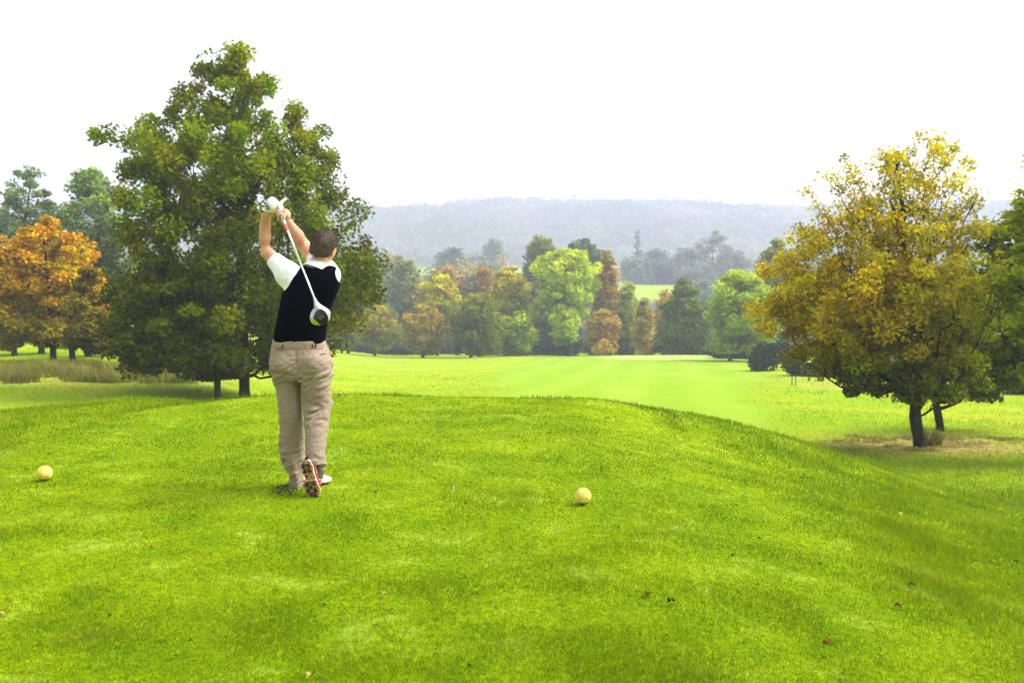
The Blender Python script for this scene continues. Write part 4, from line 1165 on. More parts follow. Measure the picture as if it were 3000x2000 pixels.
# ---- white polo
s_ = Field(ngrid(at(765, 700, 6.8)[0], at(1015, 800, 6.7)[0], .006), np.arange(6.60, 7.12, .006), np.arange(1.0, 1.72, .006))
torso.into(s_, -.010, .02, bot=.03)
LH = LS + (LE - LS) * .64       # sleeve hem
s_.cap(at(866, 818, 6.84), LS + (LH - LS) * .2, .088, .082, k=.03)
s_.cap(LS + (LH - LS) * .2, LH, .082, .053, k=.03)
s_.cap(at(860, 846, 6.84), at(838, 815, 6.85), .050, .052, k=.03)
RH = RS + (RE - RS) * .60
s_.cap(RS + np.array([-.01, 0, 0]), RS + (RH - RS) * .25, .078, .074, k=.03); s_.cap(RS + (RH - RS) * .25, RH, .074, .060, k=.03)
s_.warp(lambda x, y, z: .004 * vnoise(x * 22 + z * 14, y * 18, z * 9 - x * 12, 21))
# open sleeve ends
dl, dr = unit(LE - LS), unit(RE - RS)
def sleeve_end(x, y, z):
    a = (x - LH[0]) * dl[0] + (y - LH[1]) * dl[1] + (z - LH[2]) * dl[2]
    r = np.sqrt((x - LH[0]) ** 2 + (y - LH[1]) ** 2 + (z - LH[2]) ** 2)
    return np.where(r < .12, -a, 1.0)
s_.cut(lambda x, y, z: sleeve_end(x, y, z))
def sleeve_end_r(x, y, z):
    a = (x - RH[0]) * dr[0] + (y - RH[1]) * dr[1] + (z - RH[2]) * dr[2]
    r = np.sqrt((x - RH[0]) ** 2 + (y - RH[1]) ** 2 + (z - RH[2]) ** 2)
    return np.where(r < .12, -a, 1.0)
s_.cut(lambda x, y, z: sleeve_end_r(x, y, z))
V, Q = s_.mesh(); shirt = body_part('polo_shirt', V, Q, m_shirt); tag(shirt, 'white short sleeved polo shirt')
# collar: a folded band round the neck, open at the front
NC = at(930, 786, 6.845); cax = unit(HM @ np.array([0, .22, 1]))
ca = unit(np.cross([0, 1, 0], cax)); cb = np.cross(cax, ca)
nn = 48; Vc = []; Qc = []
for i, t in enumerate(np.linspace(R(-62), R(242), nn)):
    t = t + math.pi          # the opening faces away from the camera
    e = ca * math.cos(t) + cb * math.sin(t)
    sxy = 1.06 if abs(math.cos(t)) > .5 else 1.0
    prof = [(.064, .012), (.066, .034), (.070, .038), (.084, .006), (.097, -.016), (.094, -.018), (.080, .004), (.066, -.02)]
    for (r_, hgt) in prof: Vc.append(NC + e * r_ * sxy + cax * (hgt + .002))
m_ = 8
for i in range(nn - 1):
    for j in range(m_):
        j2 = (j + 1) % m_
        Qc.append((i * m_ + j, i * m_ + j2, (i + 1) * m_ + j2, (i + 1) * m_ + j))
me = np_mesh('collar', np.array(Vc) - ROOT, np.array(Qc), None, None, True)
col_o = link('collar', me, m_shirt, shirt)

# ---- navy vest
v_ = Field(ngrid(at(790, 700, 6.8)[0], at(1015, 800, 6.7)[0], .005), np.arange(6.64, 7.04, .005), np.arange(.98, 1.68, .005))
torso.into(v_, .003, .02, top=-.004)
v_.warp(lambda x, y, z: .0035 * vnoise(x * 7, y * 7, z * 15 + x * 7, 11) * smooth(1.55, 1.1, z))
# armholes
v_.cut(lambda x, y, z: np.minimum(ell_fn(at(838, 812, 6.85), (.062, .30, .100), rotm('Y', R(14)))(x, y, z), 9), .004)
v_.cut(ell_fn(at(1011, 808, 6.90), (.045, .30, .085), rotm('Y', R(-16))), .004)
# neck opening and hem
v_.cut(ell_fn(at(930, 768, 6.86), (.098, .11, .066), rotm('Y', R(14))), .004)
hem0 = at(878, 1015, 6.72)[2]
v_.keep(lambda x, y, z: hem0 + .012 * smooth(0, 1, np.abs(x - at(878, 1000, 6.84)[0]) / .17) - z)
V, Q = v_.mesh(); vest = body_part('vest', V, Q, m_vest); tag(vest, 'navy sleeveless knitted vest')

# ---- trousers
t_ = Field(ngrid(at(785, 1100, 6.8)[0], at(985, 1100, 6.8)[0], .0055), np.arange(6.54, 7.06, .0055), np.arange(-.0, 1.12, .0055))
t_.f[:] = 1
lleg.into(t_, 0, 0); 
t2 = Field(t_.xs, t_.ys, t_.zs); rleg.into(t2, 0, 0)
t2.cap(at(938, 1350, 6.70), at(939, 1394, 6.74), .040, .022, k=.02)
t3 = Field(t_.xs, t_.ys, t_.zs); pelvis.into(t3, 0, 0)
t3.ell(at(842, 1066, 6.80), (.085, .13, .095), None, k=.03); t3.ell(at(922, 1066, 6.78), (.088, .13, .098), None, k=.03)
def smin(a, b, k):
    h_ = np.clip(k - np.abs(a - b), 0, None) / k
    return np.minimum(a, b) - h_ * h_ * k * .25
t_.f = smin(smin(t_.f, t3.f, .035), smin(t2.f, t3.f, .035), .006)
def folds(x, y, z):
    d = 0
    a = vnoise(x * 9 + z * 16, y * 7, z * 26 - x * 14, 41)
    knee = np.exp(-((z - .55) / .07) ** 2) * smooth(PX + .00, PX + .04, x)
    seat = np.exp(-((z - .80) / .09) ** 2)
    ank = smooth(.36, .22, z)
    d = d - (np.abs(a) - .3) * (.006 + .017 * knee + .012 * seat + .008 * ank)
    d = d + .004 * vnoise(x * 5, y * 5, z * 6, 42)
    # long drape folds down the straight leg
    d = d + .0075 * np.sin(x * 60 + z * 9 + 2 * vnoise(x * 4, y * 4, z * 4, 43)) * smooth(.75, .6, z) * smooth(PX - .0, PX - .04, x)
    return d
t_.warp(folds)
def crease(p0, p1, r, depth):
    a = np.asarray(p0); b = np.asarray(p1); d_ = b - a; L2 = float(d_ @ d_)
    def fn(x, y, z):
        px, py, pz = x - a[0], y - a[1], z - a[2]
        t = np.clip((px * d_[0] + py * d_[1] + pz * d_[2]) / L2, 0, 1)
        q = np.sqrt((px - t * d_[0]) ** 2 + ((py - t * d_[1]) * .35) ** 2 + (pz - t * d_[2]) ** 2)
        return depth * np.exp(-(q / r) ** 2) * (1 - .5 * np.abs(2 * t - 1))
    return fn
for (a, b, r, dp) in (((800, 1092), (862, 1098), .010, .014), ((880, 1112), (960, 1106), .010, .014), ((868, 1030), (876, 1100), .014, .012),
                      ((885, 1178), (945, 1192), .008, .013), ((888, 1194), (962, 1180), .007, .010), ((888, 1222), (950, 1196), .008, .014), ((890, 1232), (935, 1214), .007, .008),
                      ((805, 1118), (830, 1128), .008, .010), ((812, 1180), (842, 1160), .009, .010), ((830, 1300), (880, 1140), .012, .006), ((850, 1400), (885, 1392), .008, .010),
                      ((846, 1345), (868, 1325), .010, .009), ((900, 1340), (945, 1350), .008, .010), ((905, 1325), (945, 1322), .007, .008), ((915, 1100), (955, 1085), .008, .008), ((885, 1070), (925, 1050), .010, .006)):
    t_.warp(crease(at(*a, 6.72), at(*b, 6.72), r, dp * 1.5))
waist = at(878, 998, 6.72)[2] + .004
t_.keep(lambda x, y, z: z - waist - .02 * smooth(.4, 1.0, np.abs(x - at(878, 1000, 6.84)[0]) / .17))
V, Q = t_.mesh(); trousers = body_part('trousers', V, Q, m_tan); tag(trousers, 'loose tan trousers')
def on_seat(px, py):
    """a point on the back of the trousers under a photo pixel"""
    o = np.array([0, 0, CAMZ]); d_ = unit(at(px, py, 6.8) - o)
    w = V - o; tt_ = w @ d_; dist = np.linalg.norm(w - tt_[:, None] * d_, axis=1)
    k_ = np.nonzero(dist < .008)[0]
    return o + d_ * (tt_[k_].min() if len(k_) else 6.75)
for (bx_, by0, by1) in ((828, 1009, 1019), (916, 1008, 1018), (925, 1008, 1018)):
    mb = MB(); a = on_seat(bx_, by0); b = on_seat(bx_, by1)
    mb.tube([a + [0, -.001, 0], (a + b) / 2 + [0, -.004, 0], b + [0, -.001, 0]], [.0042, .0048, .0042], 6)
    link('belt_loop', mb.mesh('belt_loop', ROOT, True), m_darkseam, trousers)
for (x0, y0, x1, y1, mm) in ((808, 1022, 828, 1026, m_tandark), (938, 1038, 955, 1035, m_darkseam)):
    mb = MB(); pts = [on_seat(x0 + (x1 - x0) * f_, y0 + (y1 - y0) * f_) + [0, -.001, 0] for f_ in np.linspace(0, 1, 5)]
    mb.tube(pts, .0024, 6); link('pocket_welt', mb.mesh('pocket_welt', ROOT, True), mm, trousers)
mb = MB(); mb.tube([on_seat(805 + (950 - 805) * f_, 1019 + 3 * math.sin(f_ * math.pi)) + [0, .0005, 0] for f_ in np.linspace(.02, .98, 26)], .0017, 5)
link('waist_seam', mb.mesh('waist_seam', ROOT, True), m_tandark, trousers)

# ---- shoes
def shoe(M, O, name, label):
    """local axes: x across, y towards the toe, z up from the sole; O = heel on the ground"""
    def P(x, y, z): return O + M @ np.array([x, y, z])
    def outline(y):        # centre and half width of the sole along its length
        t = y / .285
        w = np.interp(t, [0, .06, .15, .35, .5, .68, .82, .93, 1.0], [.018, .034, .041, .036, .037, .051, .051, .038, .014])
        c = np.interp(t, [0, .3, .5, .7, 1.0], [0, 0, .004, .004, -.006])
        return c, w
    root_o = None
    lo = np.minimum.reduce([P(x, y, z) for x in (-.08, .08) for y in (-.03, .32) for z in (-.02, .14)]); hi = np.maximum.reduce([P(x, y, z) for x in (-.08, .08) for y in (-.03, .32) for z in (-.02, .14)])
    def local(x, y, z):
        px, py, pz = x - O[0], y - O[1], z - O[2]
        return [M[0, i] * px + M[1, i] * py + M[2, i] * pz for i in range(3)]
    def slab(z0, z1, grow, topfn=None):
        def fn(x, y, z):
            lx, ly, lz = local(x, y, z)
            c, w = outline(np.clip(ly, 0, .285))
            d = np.abs(lx - c) - w - grow
            d = np.maximum(d, np.maximum(-ly - grow, ly - .285 - grow))
            zt = z1 if topfn is None else topfn(ly)
            return np.maximum(d, np.maximum(z0 - lz, lz - zt))
        return fn
    grid = [np.arange(lo[i], hi[i], .0034) for i in range(3)]
    f = Field(*grid)
    top = lambda ly: np.interp(ly, [0, .05, .10, .17, .24, .285], [.085, .088, .080, .058, .046, .030])
    def upper(x, y, z):
        lx, ly, lz = local(x, y, z); c, w = outline(np.clip(ly, 0, .285))
        t_ = top(np.clip(ly, 0, .285)); q = np.clip(lz / t_, 0, 1)
        ww = w * (1.05 - .38 * q ** 2.2)
        d = np.maximum(np.abs(lx - c) - ww, np.maximum(-ly - .004 * q, ly - .285))
        return np.maximum(d, np.maximum(.012 - lz, lz - t_))
    f.f = upper(*f._p((slice(None),) * 3)).astype(np.float32)
    for _ in range(2):      # round it off
        f.f[1:-1, 1:-1, 1:-1] = (f.f[1:-1, 1:-1, 1:-1] * 2 + f.f[:-2, 1:-1, 1:-1] + f.f[2:, 1:-1, 1:-1] + f.f[1:-1, :-2, 1:-1] + f.f[1:-1, 2:, 1:-1] + f.f[1:-1, 1:-1, :-2] + f.f[1:-1, 1:-1, 2:]) / 8
    V, Q = f.mesh(); sh = body_part('shoe', V, Q, m_white); tag(sh, label)
    f = Field(*grid); f.f = slab(.004, .015, .0035)(*f._p((slice(None),) * 3)).astype(np.float32)
    def waistcut(x, y, z):
        lx, ly, lz = local(x, y, z)
        return np.maximum(np.abs(ly - .118) - .020, lz - .010)
    f.cut(waistcut)
    V, Q = f.mesh(); sole = body_part('sole', V, Q, m_sole, sh)
    for sx in (-1, 1):
        mb = MB()
        pts = []; 
        for yy in np.linspace(.03, .20, 12):
            c, w = outline(yy); pts.append(P(c + sx * (w * 1.03 + .0005), yy, .022 + .012 * math.sin(yy * 14)))
        mb.tube(pts, [.003] + [.008] * 10 + [.003], 8); link('side_stripe', mb.mesh('side_stripe', ROOT, True), m_red, sh)
    mb = MB()
    ring(mb, P(0, .052, .086), M @ np.array([0, .1, 1.0]), .036, .008, sy=1.35, ref=tuple(M @ np.array([0, 1.0, 0])))
    link('ankle_lining', mb.mesh('ankle_lining', ROOT, True), m_black, sh)
    mb = MB(); c, w = outline(.02)
    mb.tube([P(0, -.003, .02), P(0, -.006, .05), P(0, -.004, .086)], [.012, .014, .012], 8); link('heel_tab', mb.mesh('heel_tab', ROOT, True), m_black, sh)
    for (x, y) in ((-.017, .030), (.017, .030), (-.016, .072), (.017, .070), (-.024, .165), (.028, .163), (-.026, .205), (.028, .205), (.0, .185), (-.012, .245), (.018, .243)):
        mb = MB()
        for q_ in range(6):
            a = q_ * math.pi / 3 + x * 50
            mb.tube([P(x, y, .003), P(x + .0135 * math.cos(a), y + .0135 * math.sin(a), -.003)], [.0062, .0046], 6)
        mb.tube([P(x, y, .005), P(x, y, -.0045)], [.0085, .005], 10)
        link('spike', mb.mesh('spike', ROOT, True), m_spike, sole)
    for (y, x0, x1) in ((.050, -.034, .034), (.148, -.042, .046), (.225, -.040, .042)):
        mb = MB(); mb.tube([P(x0, y, .0035), P((x0 + x1) / 2, y + .004, .0030), P(x1, y - .003, .0035)], .0035, 6)
        link('sole_groove', mb.mesh('sole_groove', ROOT, True), m_spike, sole)
    for (x, y) in ((.0, .098), (.012, .060), (-.006, .140)):
        mb = MB(); mb.tube([P(x - .008, y, .004), P(x, y + .004, .002), P(x + .008, y + .002, .004)], [.003, .006, .003], 8)
        link('sole_inlay', mb.mesh('sole_inlay', ROOT, True), m_red, sole)
    return sh
# back foot: up on its toe, sole towards the camera
heel, toe = at(893, 1350, 6.575), at(919, 1461, 6.60)
ydir = unit(toe - heel); n0 = unit(np.array([-.32, -1.0, 0.05])); n0 = unit(n0 - ydir * (n0 @ ydir))     # sole normal points at the camera
M = np.stack([np.cross(ydir, -n0), ydir, -n0], 1)
shoe(M, heel + n0 * .0, 'shoe', 'raised right shoe standing on its toe, spiked sole showing')
# front foot flat on the grass, pointing right
yd = unit(np.array([1.0, .5, 0])); M = np.stack([np.cross(yd, [0, 0, 1.0]), yd, np.array([0, 0, 1.0])], 1)
shoe(M, np.array([at(856, 1430, 6.93)[0], 6.93, .010]), 'shoe', 'left shoe flat on the grass with its toe pointing right')

# ------------------------------------------------------------------ the club
club = empty('golf_club', G0)
tag(club, 'golf driver with silver shaft held over the shoulder, white head hanging behind the back', 'golf club')
gl = np.linalg.norm(G1 - G0)
mb = MB(); mb.tube([G0 - gax * .012, G0 - gax * .008, G0 + gax * .10, G0 + gax * .265], [.010, .0135, .0115, .0092], 14)
link('grip', mb.mesh('grip', G0, True), m_gripm, club)
mb = MB(); mb.tube([G0 + gax * .262, G0 + gax * .335], [.0085, .0072], 12); link('shaft_band', mb.mesh('shaft_band', G0, True), m_redband, club)
mb = MB(); mb.tube([G0 + gax * .33, G0 + gax * .55], [.0070, .0063], 12); link('shaft', mb.mesh('shaft', G0, True), plain('pale_pink_shaft', (.80, .66, .66), .35), club)
mb = MB(); mb.tube([G0 + gax * .53, G1 + gax * .01], [.0064, .0050], 12); link('shaft', mb.mesh('shaft', G0, True), m_metal, club)
YH = 6.02
hd = Field(np.arange(at(895, 920, YH)[0], at(985, 920, YH)[0], .0022), np.arange(YH - .075, YH + .085, .0022), np.arange(at(930, 968, YH)[2], at(930, 870, YH)[2], .0022))
c0 = at(940, 922, YH + .01); ax1 = unit(at(943, 960, YH) - at(925, 884, YH))
def rotz_img(a):        # turn in the picture plane
    return rotm('Y', a)
hd.ell(at(939, 924, YH + .012), (.058, .032, .052), rotz_img(R(38)), k=0)
hd.ell(at(927, 932, YH + .010), (.038, .030, .040), rotz_img(R(20)), k=.02)
hd.cap(G1 - gax * .004, at(931, 900, YH + .005), .0085, .012, k=.02)
hd.cap(at(928, 892, YH + .004), at(958, 916, YH + .004), .010, .018, k=.025)
V, Q = hd.mesh()
head = link('club_head', np_mesh('club_head', V - G0, Q, None, None, True), m_clubwhite, club)
tag(head, 'white driver head with a black sole panel and a painted lime reflection')
def on_head(px, py):
    o = np.array([0, 0, CAMZ]); d_ = unit(at(px, py, YH) - o)
    w = V - o; tt_ = w @ d_; dist = np.linalg.norm(w - tt_[:, None] * d_, axis=1)
    k_ = np.nonzero(dist < .004)[0]
    if not len(k_): return w[np.argmin(dist)] + o
    return o + d_ * tt_[k_].min()
def patch(poly, lift, n=14):
    """a thin panel moulded to the head inside an outline given in photo pixels"""
    poly = np.array(poly, float); c = poly.mean(0); m_ = 40
    seg = np.concatenate([poly, poly[:1]]); L_ = np.cumsum(np.r_[0, np.linalg.norm(np.diff(seg, axis=0), axis=1)])
    ol = np.stack([np.interp(np.linspace(0, L_[-1], m_, endpoint=False), L_, seg[:, i]) for i in (0, 1)], -1)
    k_ = np.array([.25, .5, .25]); ol = sum(np.roll(ol, s_, 0) * w_ for s_, w_ in zip((-1, 0, 1), k_))
    Vp, Qp, Tp = [], [], []
    for i in range(n + 1):
        for q_ in (c + (ol - c) * i / n):
            p_ = on_head(*q_); Vp.append(p_ + unit(np.array([0, 0, CAMZ]) - p_) * (lift if i < n else lift * -.5))
    for i in range(n):
        for j in range(m_):
            j2 = (j + 1) % m_; Qp.append((i * m_ + j, i * m_ + j2, (i + 1) * m_ + j2, (i + 1) * m_ + j))
    return np.array(Vp), np.array(Qp)
Vp, Qp = patch([(924, 912), (940, 903), (954, 911), (965, 932), (958, 948), (938, 953), (917, 932)], .002)
pn = link('sole_panel', np_mesh('sole_panel', Vp - G0, Qp, None, None, True), m_clubblack, head)
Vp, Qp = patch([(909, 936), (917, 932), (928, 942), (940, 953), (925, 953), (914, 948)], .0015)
link('reflection_patch', np_mesh('reflection_patch', Vp - G0, Qp, None, None, True), m_lime, head)  # grass reflection put on the head as a lime colour patch
Vp, Qp = patch([(925, 886), (931, 891), (946, 901), (960, 915), (968, 930), (969, 942), (964, 944), (962, 931), (954, 917), (942, 907), (930, 902), (925, 895)], .0012)
link('crown_rim', np_mesh('crown_rim', Vp - G0, Qp, None, None, True), m_white, head)
for j in range(2):
    mb = MB(); q0 = np.array([932.0 + 5 * j, 933 + 3.5 * j]); q1 = q0 + np.array([14, -11])
    pts = [on_head(*(q0 + (q1 - q0) * f_)) + np.array([0, -.003, 0]) for f_ in np.linspace(0, 1, 6)]
    mb.tube(pts, .0022, 5); link('sole_print', mb.mesh('sole_print', G0, True), m_print, head)

# ------------------------------------------------------------------ tee markers, tee peg, ball, flag, litter
m_yel, nt, out = new_mat('yellow_paint')
tcn = nt.nodes.new('ShaderNodeTexCoord')
ny_ = noise(nt, tcn.outputs['Object'], 26, 4, .65)
principled(nt, out, mixc(nt, (.62, .46, .05), (.78, .64, .12), ramp(nt, ny_, .35, .6)), .35, .5)
m_mud = plain('muddy_foot', (.08, .05, .015), .8)
def dimple_ball(r, nlat, dr, dd):
    """a sphere with rows of round dimples pressed in"""
    nu, nv = 120, 72
    th = np.linspace(0, 2 * math.pi, nu, endpoint=False); ph = np.linspace(0, math.pi, nv)
    T, Pp = np.meshgrid(th, ph); D = np.stack([np.sin(Pp) * np.cos(T), np.sin(Pp) * np.sin(T), np.cos(Pp)], -1)
    cen = []
    for i in range(nlat):
        p_ = math.pi * (i + .5) / nlat; m_ = max(1, int(round(2 * nlat * math.sin(p_))))
        for j in range(m_):
            t = 2 * math.pi * (j + .5 * (i % 2)) / m_; cen.append((math.sin(p_) * math.cos(t), math.sin(p_) * math.sin(t), math.cos(p_)))
    cen = np.array(cen); best = np.max(D.reshape(-1, 3) @ cen.T, axis=1).reshape(nv, nu)
    ang = np.arccos(np.clip(best, -1, 1)); q_ = np.clip(ang / dr, 0, 1)
    rr = r * (1 - dd * (1 - q_ ** 2) ** 1.0)
    V = D * rr[..., None]; idx = np.arange(nu * nv).reshape(nv, nu)
    Q = np.stack([idx[:-1], idx[1:], np.roll(idx[1:], -1, 1), np.roll(idx[:-1], -1, 1)], -1).reshape(-1, 4)
    return V.reshape(-1, 3), Q
Vb, Qb = dimple_ball(.053, 15, .078, .085)
mk_me = np_mesh('ball', Vb, Qb, None, None, True)
for i, (px, py, Yc, lab) in enumerate(((131, 1384, 7.12, 'yellow dimpled ball tee marker at the left edge of the tee'), (1708, 1459, 6.37, 'yellow dimpled ball tee marker on the right half of the tee'))):
    p_ = at(px, py, Yc); z0 = float(H(np.array(p_[0]), np.array(Yc)))
    root = empty('tee_marker', (p_[0], Yc, z0)); tag(root, lab, 'tee marker', 'ball shaped tee markers')
    b = bpy.data.objects.new('ball', mk_me); COL.objects.link(b); b.parent = root; b.location = (0, 0, .060); b.rotation_euler = (R(14), R(9 - 20 * i), R(40 * i))
    if not mk_me.materials: mk_me.materials.append(m_yel)
    mb = MB(); mb.tube([(0, 0, -.06), (0, 0, .006), (0, 0, .012), (0, 0, .018)], [.006, .008, .030, .036], 20)
    link('foot', mb.mesh('foot', (0, 0, 0), True), m_mud, root)
p_ = at(1325, 1451, 6.72); z0 = float(H(np.array(p_[0]), np.array(6.72)))
mb = MB(); q1 = at(1329, 1429, 6.72) - p_; q1 = q1 + np.array([0, 0, z0 + .002])
u_ = unit(q1)
mb.tube([-u_ * .01, u_ * .012, u_ * .036, u_ * .046, u_ * .052, u_ * .053, u_ * .050], [.0022, .0026, .0028, .0045, .0062, .0056, .002], 12)
tp = link('golf_tee', mb.mesh('golf_tee', (0, 0, 0), True), plain('pale_wood', (.78, .76, .45), .5), None, (p_[0], 6.72, z0)); tag(tp, 'pale wooden tee peg leaning in the grass right of the golfer', 'tee peg')
Vb, Qb = dimple_ball(.0214, 13, .085, .04)
gb = link('golf_ball', np_mesh('golf_ball', Vb, Qb, None, None, True), plain('ball_white', (.75, .75, .75), .3), None, tuple(at(1702, 413, 24.0)))
tag(gb, 'small golf ball in flight high in the white sky', 'golf ball')
# flagstick on the far green
p_ = at(1863, 1066, 128); zf = float(H(np.array(p_[0]), np.array(128.0)))
mb = MB(); mb.tube([(0, 0, -.1), (0, 0, .9), (0, 0, 1.15), (0, 0, 1.17)], [.022, .02, .018, .012], 8)
fl = link('flagstick', mb.mesh('flagstick'), plain('pale_pole', (.6, .58, .45), .6), None, (p_[0], 128, zf)); tag(fl, 'thin pale flagstick standing on the far green', 'flagstick')

# wooden stakes by the yellow tree's low boughs
for px, y0, y1, Yc, lab in ((2320, 1133, 1096, 58, 'left of the pair of grey stakes at the field edge near the yellow tree'), (2331, 1131, 1098, 58.5, 'right of the pair of grey stakes at the field edge near the yellow tree')):
    p_ = at(px, y0, Yc); z0 = float(H(np.array(p_[0]), np.array(float(Yc)))); hgt = at(px, y1, Yc)[2] - z0
    mb = MB(); mb.tube([(0, 0, -.15), (0, 0, hgt * .5), (.01, 0, hgt), (.01, 0, hgt + .02)], [.03, .028, .026, .015], 8)
    tag(link('wooden_stake', mb.mesh('wooden_stake', (0, 0, 0), True), m_greybark, None, (p_[0], Yc, z0)), lab, 'stake', 'wooden stakes')
# fallen leaves
def leaf_obj(px, py, size, col_m, label, dark=False):
    v = np.array([(px - 1500) / F, (1000 - py) / F]); 
    yy = np.linspace(2.9, 60, 4000); P_ = np.array([at(px, py, float(t)) for t in yy[::8]])
    g_ = H(P_[:, 0], P_[:, 1]); below = np.nonzero(P_[:, 2] <= g_ + .012)[0]
    p_ = P_[below[0]] if len(below) else P_[-1]
    a = rng.uniform(0, 6.28); Vl = []; nl = 7
    for i in range(nl):
        t = i / (nl - 1); w_ = .42 * math.sin(math.pi * min(1, t * .94 + .05)) ** .8 * (1 + .25 * math.sin(i * 2.4))
        cu = .25 * math.sin(t * 3) 
        for s_ in (-1, 0, 1):
            x, y = (t - .5), s_ * w_
            Vl.append((x, y, cu + abs(s_) * .22 * w_ / .4))
    Vl = np.array(Vl) * size * .8; ca_, sa_ = math.cos(a), math.sin(a)
    Vl = np.stack([Vl[:, 0] * ca_ - Vl[:, 1] * sa_, Vl[:, 0] * sa_ + Vl[:, 1] * ca_, Vl[:, 2]], -1)
    Vt = np.concatenate([Vl, Vl + [0, 0, -.0012]]); n0_ = len(Vl); q_ = []
    for i in range(nl - 1):
        for s_ in (0, 1):
            k_ = i * 3 + s_; q_.append((k_, k_ + 3, k_ + 4, k_ + 1)); q_.append((n0_ + k_, n0_ + k_ + 1, n0_ + k_ + 4, n0_ + k_ + 3))
    mb = MB(); mb.add(Vt, q_); mb.tube([Vl[-2], Vl[-2] + (Vl[-2] - Vl[1]) * .3], [.0012, .0008], 5)
    o = link('fallen_leaf', mb.mesh('fallen_leaf'), col_m, None, tuple(p_ + np.array([0, 0, .014])))
    tag(o, label, 'leaf', 'fallen leaves on the grass'); return o
m_lb = plain('dead_leaf_brown', (.075, .032, .012), .9, .05); m_lr = plain('dead_leaf_rust', (.15, .035, .008), .9, .05); m_ld = plain('dead_leaf_dark', (.018, .013, .008), .9, .05); m_ly = plain('dead_leaf_pale', (.34, .27, .07), .9, .05)
for (px, py, s_, m_, lab) in ((994, 1163, .085, m_lb, 'curled brown leaf by the far rim of the tee right of the golfer'), (1781, 1230, .065, m_lr, 'red brown leaf near the longer grass on the right rim of the tee'),
                              (2422, 1895, .052, m_lr, 'red brown leaf at the bottom right of the slope'), (1100, 1845, .034, m_lr, 'rust leaf near the bottom of the picture left of centre'),
                              (720, 1910, .032, m_lr, 'rust leaf near the bottom left in the short grass'), (1898, 1749, .045, m_lb, 'brown leaf with a pale edge right of the bottom centre'),
                              (1965, 1772, .050, m_ld, 'blackish leaf beside the brown one with a pale edge'), (2630, 1785, .05, m_lb, 'brown leaf on the right slope above the red brown one'),
                              (2670, 1722, .05, m_lb, 'narrow brown leaf highest of the leaves on the right slope'), (908, 1990, .04, m_ly, 'pale straw coloured leaf at the bottom edge'),
                              (4, 1812, .04, m_ly, 'pale leaf at the left edge of the lawn'), (1125, 1751, .035, m_ly, 'pale round leaf in the lawn above the rust one'),
                              (2975, 1652, .04, m_ld, 'dark leaf at the right edge of the slope'), (2350, 1405, .05, m_ld, 'dark leaf high on the right slope'),
                              (2640, 1512, .06, m_ly, 'pale leaf on the middle of the right slope')):
    leaf_obj(px, py, s_, m_, lab)
for i in range(26):
    px, py = rng.uniform(60, 2900), rng.uniform(1220, 1980)
    if 780 < px < 1000 and py < 1500: continue
    leaf_obj(px, py, rng.uniform(.016, .03) * (1 + .3 * (py < 1500)), [m_ld, m_lb, m_ld][i % 3], 'tiny dark leaf scrap lying in the short grass of the tee')
# trodden bare soil by the front foot
mb = MB()
for i in range(60):
    px = rng.normal(836, 18); py = rng.normal(1443, 6); p_ = at(px, py, 6.9 - (py - 1430) * .012)
    z0 = float(H(np.array(p_[0]), np.array(p_[1]))); s_ = rng.uniform(.003, .009)
    d_ = unit(rng.normal(0, 1, 3)); mb.tube([np.array([p_[0], p_[1], z0 + .012]) - d_ * s_, np.array([p_[0], p_[1], z0 + .014]), np.array([p_[0], p_[1], z0 + .014]) + d_ * s_], [s_ * .4, s_, s_ * .3], 6)
tag(link('soil_crumbs', mb.mesh('soil_crumbs', (0, 0, 0), True), plain('dark_soil', (.045, .025, .012), .9)), 'dark crumbs of turned soil beside the front foot', 'soil', kind='stuff')


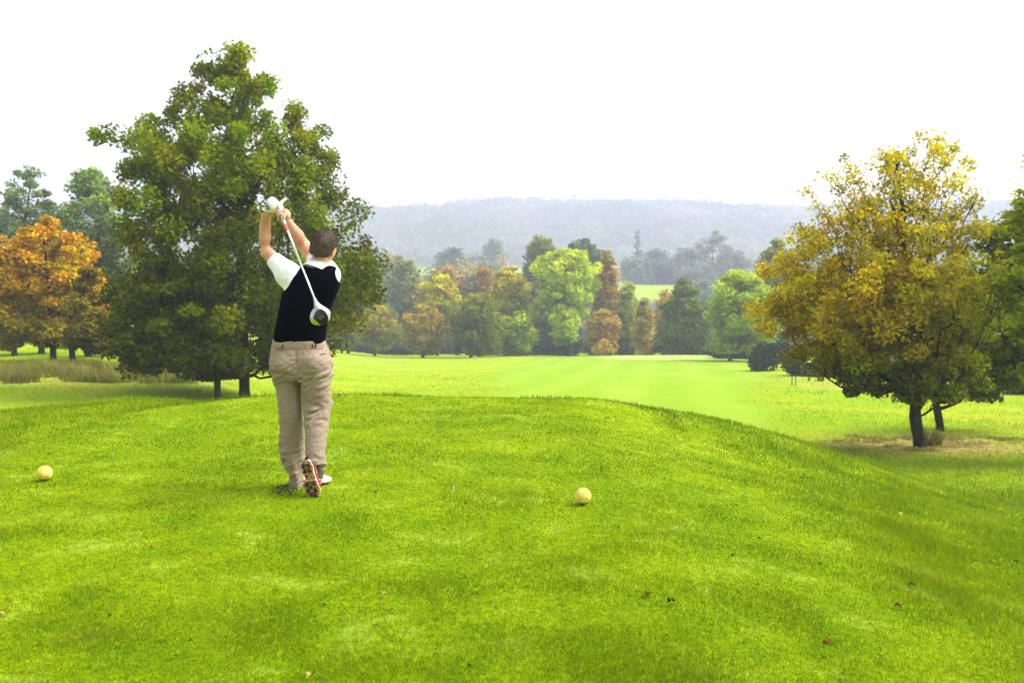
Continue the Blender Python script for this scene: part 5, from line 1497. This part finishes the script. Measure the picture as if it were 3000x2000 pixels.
# ------------------------------------------------------------------ light, air, camera
sun_dir = np.array([0.62, 0.10, 0.78]); sun_dir /= np.linalg.norm(sun_dir)
el = math.asin(sun_dir[2]); rot = math.atan2(sun_dir[0], sun_dir[1])
w = bpy.data.worlds.new('World'); sc.world = w; w.use_nodes = True
nt = w.node_tree; nt.nodes.clear()
wo = nt.nodes.new('ShaderNodeOutputWorld'); bg = nt.nodes.new('ShaderNodeBackground')
sky = nt.nodes.new('ShaderNodeTexSky'); sky.sky_type = 'NISHITA'; sky.sun_disc = False
sky.sun_elevation = el; sky.sun_rotation = rot; sky.air_density = 1.0; sky.dust_density = 4.0; sky.ozone_density = 1.0
hs = nt.nodes.new('ShaderNodeHueSaturation'); hs.inputs['Saturation'].default_value = 0.22
nt.links.new(sky.outputs[0], hs.inputs['Color']); nt.links.new(hs.outputs[0], bg.inputs['Color'])
bg.inputs['Strength'].default_value = 0.15
nt.links.new(bg.outputs[0], wo.inputs['Surface'])
sl = bpy.data.lights.new('sun', 'SUN'); sl.energy = 1.0; sl.angle = R(24); sl.color = (1, .97, .92)
so = bpy.data.objects.new('sun', sl); COL.objects.link(so)
so.rotation_euler = Vector(sun_dir).to_track_quat('Z', 'Y').to_euler()

mh, nt, out = new_mat('haze_air')
pv = nt.nodes.new('ShaderNodeVolumePrincipled')
pv.inputs['Color'].default_value = (0.75, 0.77, 1.0, 1); pv.inputs['Density'].default_value = 0.00072
pv.inputs['Anisotropy'].default_value = 0.2
nt.links.new(pv.outputs[0], out.inputs['Volume'])
mb = MB(); zmin, zmax = float(GZ.min()) - 1.0, 140.0
mb.box((0, (gy[0] + gy[-1]) / 2, (zmin + zmax) / 2), (gx[-1] + 5, (gy[-1] - gy[0]) / 2 + 5, (zmax - zmin) / 2))
ho = link('haze', mb.mesh('haze'), mh); tag(ho, 'pale autumn mist over the far hill and woods', 'haze', kind='stuff')

cam = bpy.data.cameras.new('camera'); cam.sensor_width = 36; cam.lens = 36 * F / 3000
cam.clip_start = 0.05; cam.clip_end = 6000
cam.dof.use_dof = True; cam.dof.focus_distance = 6.85; cam.dof.aperture_fstop = 4.0
co = bpy.data.objects.new('camera', cam); COL.objects.link(co)
co.location = (0, 0, CAMZ); co.rotation_euler = (math.pi / 2 - PITCH, 0, 0)
sc.camera = co

sc.view_settings.view_transform = 'Standard'; sc.view_settings.look = 'None'
sc.view_settings.exposure = 1.58; sc.view_settings.gamma = 1
c = sc.cycles
c.use_denoising = True
c.max_bounces = 8; c.diffuse_bounces = 2; c.glossy_bounces = 2; c.transmission_bounces = 4; c.transparent_max_bounces = 4; c.volume_bounces = 1
c.caustics_reflective = False; c.caustics_refractive = False
